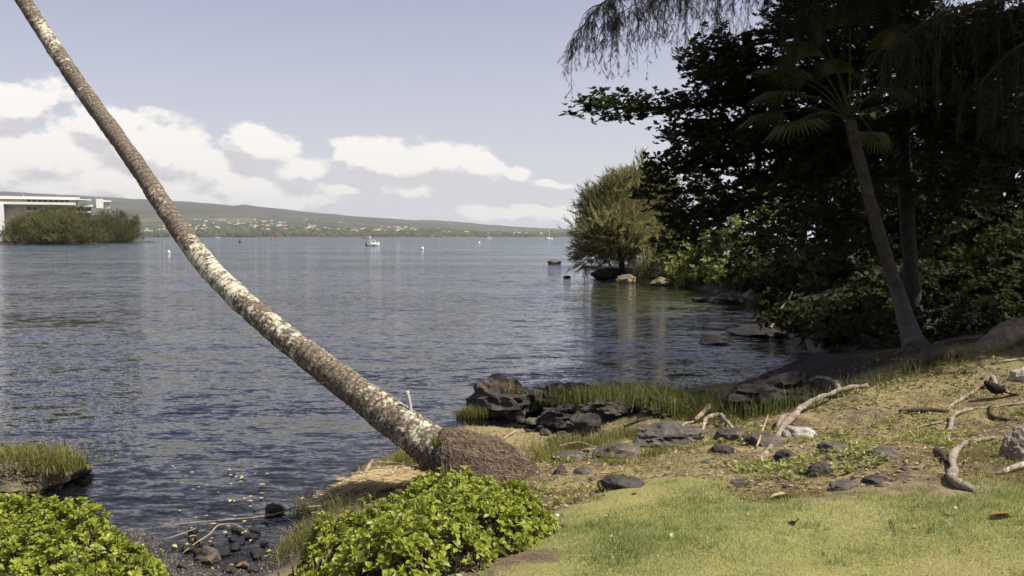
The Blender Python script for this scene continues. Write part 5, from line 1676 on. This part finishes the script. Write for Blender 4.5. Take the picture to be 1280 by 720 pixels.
# ironwoods and shrubs on the point
def px_tree(name, label, cat, px, pb, D, lobes_px, leaf, mat, nclump, nper, size, trunk_h=.6, tr=(.2, .14, .06), sig=.2, group=None, up=.6, k=6, gnd=None):
    b = at(px, pb, D); b[2] = max(gz(b[0], b[1]), .1) - .1 if gnd is None else gnd
    lob = [(at(lx, ly, D + dz), np.array((rx / F * D, rx / F * D * .9, ry / F * D))) for lx, ly, rx, ry, dz in lobes_px]
    topz = max(c[2] + r[2] * .3 for c, r in lob)
    cx = np.mean([c[0] for c, r in lob]); cy = np.mean([c[1] for c, r in lob])
    tr_pts = [b, b + (np.array((cx, cy, topz)) - b) * (.2, .2, .35), b + (np.array((cx, cy, topz)) - b) * (.7, .7, .65), np.array((cx, cy, topz))]
    return tree(name, label, cat, b, tr_pts, list(tr), lob, leaf, mat, nclump, nper, size, group, sig, k=k, up=up)


px_tree('ironwood_tree', 'sunlit olive ironwood bending over the black tip rock of the point', 'tree', 778, 348, 60,
        [(762, 270, 26, 24, 0), (745, 292, 20, 20, -1), (738, 318, 12, 16, -1), (778, 255, 24, 24, 1), (768, 292, 24, 22, -1.5), (785, 285, 22, 26, -1), (752, 258, 16, 18, 1), (760, 312, 18, 16, 1), (790, 310, 16, 18, -1), (742, 256, 7, 12, 0), (762, 240, 7, 10, 0), (778, 232, 7, 10, 0), (732, 300, 7, 12, 0)],
        'needle', 'needle_lit', 26, 12, 1.0, up=.5, sig=.28)
px_tree('ironwood_tree', 'taller sunlit ironwood behind the one on the point', 'tree', 812, 350, 62,
        [(803, 246, 22, 22, 0), (800, 228, 13, 14, 0), (822, 262, 22, 26, 1), (806, 276, 24, 24, -1), (826, 292, 20, 24, -1), (810, 305, 18, 20, -2), (834, 246, 14, 22, 2), (796, 262, 18, 18, -1), (803, 214, 6, 10, 0), (818, 228, 7, 10, 0), (790, 232, 7, 11, 0)],
        'needle', 'needle_lit', 26, 12, 1.0, up=.65, sig=.28)
px_tree('ironwood_sapling', 'small pale ironwood sapling at the foot of the point ironwoods', 'shrub', 812, 350, 56, [(812, 336, 9, 13, 0), (808, 345, 9, 6, 0)], 'needle', 'needle_lit', 40, 10, .6, tr=(.05, .04, .02))
SH = [('glossy green shrub on the shore next to the ironwood point', 846, 352, 54, [(842, 330, 18, 16, 0), (860, 318, 18, 18, 1), (850, 342, 22, 9, -1), (836, 312, 14, 16, 1)], 'almond_lit', .26),
      ('sunlit shrub between the glossy shore shrub and the dark thicket', 888, 352, 50, [(884, 325, 20, 22, 0), (900, 335, 18, 16, 0), (878, 343, 18, 8, -1), (896, 300, 18, 18, 1)], 'almond_lit', .26),
      ('olive shrub leaning over the water beside the glossy shore shrub', 866, 354, 52, [(862, 346, 18, 8, -1), (880, 348, 16, 7, -1.5), (870, 334, 18, 12, 0)], 'almond_lit', .26),
      ('green shrub trailing in the shallows before the dark thicket', 915, 356, 46, [(910, 348, 22, 9, -1.5), (930, 352, 20, 8, -2), (900, 336, 20, 14, 0), (945, 350, 22, 10, -2)], 'almond_lit', .26),
      ('low dark shrub overhanging the green shallows', 940, 358, 43, [(934, 330, 26, 22, 0), (955, 345, 24, 14, -1), (925, 350, 18, 8, -1), (960, 318, 24, 20, 1)], 'woods', .26),
      ('small dark bush at the back of the green shallows', 944, 360, 39, [(936, 354, 20, 9, 0), (955, 350, 22, 12, 0), (948, 340, 20, 12, 1)], 'woods', .22),
      ('dark thicket shrub behind the black rock spit', 1000, 392, 30, [(990, 350, 34, 28, 0), (1015, 375, 30, 18, -1), (1030, 340, 34, 28, 1), (965, 376, 20, 12, -1)], 'woods', .2),
      ('black shrub at the foot of the big broad-leaved tree', 1080, 425, 21, [(1070, 390, 44, 34, 0), (1105, 400, 40, 26, -.5), (1040, 405, 36, 22, 0)], 'woods', .16),
      ('black fern thicket on the slope left of the fan palm', 1110, 428, 17.5, [(1100, 408, 40, 20, 0), (1060, 418, 36, 14, 0), (1020, 424, 30, 12, .5)], 'woods', .14),
      ('black shrub on the dark shore behind the rock spit', 1010, 418, 24, [(1000, 396, 40, 18, 0), (1040, 392, 40, 22, 0), (970, 402, 26, 10, 0)], 'woods', .17),
      ('dark bank of shrubs behind the fan palm foot', 1170, 410, 22, [(1150, 372, 50, 34, 0), (1200, 366, 56, 38, 0), (1120, 360, 50, 34, 0)], 'woods', .18),
      ('dark bank of shrubs deep behind the log', 1260, 400, 21, [(1240, 360, 56, 44, 0), (1290, 356, 56, 48, 0), (1270, 320, 50, 40, 1)], 'woods', .18),
      ('low black shrub running along the shaded crest', 1120, 447, 14.8, [(1100, 440, 34, 14, 0), (1070, 446, 30, 10, .2), (1190, 432, 34, 14, 0)], 'woods', .11),
      ('black undergrowth between the fan palm and the log', 1210, 430, 16.5, [(1200, 395, 50, 34, 0), (1250, 385, 50, 40, .5), (1170, 408, 36, 22, .5)], 'woods', .13)]
for lb, px, pb, D, lob, mt, sz in SH:
    px_tree('shore_shrub', lb, 'shrub', px, pb, D, lob, 'broad', mt, 26 if D > 35 else 46, 9, sz, tr=(.06, .05, .02), sig=.3, gnd=None)
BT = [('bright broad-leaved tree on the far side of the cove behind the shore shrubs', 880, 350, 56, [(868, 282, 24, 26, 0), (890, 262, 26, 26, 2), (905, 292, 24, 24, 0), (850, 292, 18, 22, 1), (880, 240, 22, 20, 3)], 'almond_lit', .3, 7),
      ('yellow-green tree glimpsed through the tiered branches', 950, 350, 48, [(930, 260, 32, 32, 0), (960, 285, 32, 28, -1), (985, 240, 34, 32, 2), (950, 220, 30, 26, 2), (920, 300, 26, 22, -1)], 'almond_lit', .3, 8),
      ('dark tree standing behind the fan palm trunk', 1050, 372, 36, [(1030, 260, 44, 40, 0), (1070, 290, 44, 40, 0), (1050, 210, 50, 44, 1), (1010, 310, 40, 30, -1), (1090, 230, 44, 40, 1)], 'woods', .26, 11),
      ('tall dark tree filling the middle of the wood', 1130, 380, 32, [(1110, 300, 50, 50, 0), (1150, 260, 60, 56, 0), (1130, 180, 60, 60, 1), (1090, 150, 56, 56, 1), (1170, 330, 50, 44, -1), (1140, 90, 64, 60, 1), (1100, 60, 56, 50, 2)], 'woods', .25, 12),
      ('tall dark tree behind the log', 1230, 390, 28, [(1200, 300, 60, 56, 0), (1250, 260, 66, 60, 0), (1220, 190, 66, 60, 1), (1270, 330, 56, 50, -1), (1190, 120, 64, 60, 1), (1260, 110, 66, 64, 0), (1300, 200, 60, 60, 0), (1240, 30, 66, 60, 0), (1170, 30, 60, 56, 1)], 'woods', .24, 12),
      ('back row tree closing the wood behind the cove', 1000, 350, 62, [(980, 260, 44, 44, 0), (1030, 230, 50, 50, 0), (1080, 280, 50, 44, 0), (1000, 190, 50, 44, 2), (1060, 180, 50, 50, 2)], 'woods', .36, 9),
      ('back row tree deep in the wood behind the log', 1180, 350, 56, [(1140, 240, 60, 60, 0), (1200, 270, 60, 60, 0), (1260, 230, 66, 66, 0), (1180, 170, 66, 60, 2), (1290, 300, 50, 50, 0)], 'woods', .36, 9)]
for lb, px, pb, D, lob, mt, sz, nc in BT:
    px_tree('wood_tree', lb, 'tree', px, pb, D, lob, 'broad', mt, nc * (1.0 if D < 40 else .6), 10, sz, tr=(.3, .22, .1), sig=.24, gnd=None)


# ------------------------------------------------------------------ sea air
mh, th, oh = material('sea_air')
pv = th.n('ShaderNodeVolumePrincipled', {'Color': (0.86, 0.91, 0.96, 1), 'Density': 0.00005, 'Anisotropy': 0.2})
th.t.links.new(pv.outputs[0], oh.inputs['Volume'])
V, Q = box(34000, 34000, 680, (0, 0, 320))
hzo = obj('haze', mesh('haze', V, Q, mh))
tag(hzo, 'thin bright sea haze over the whole bay', 'haze', kind='stuff')
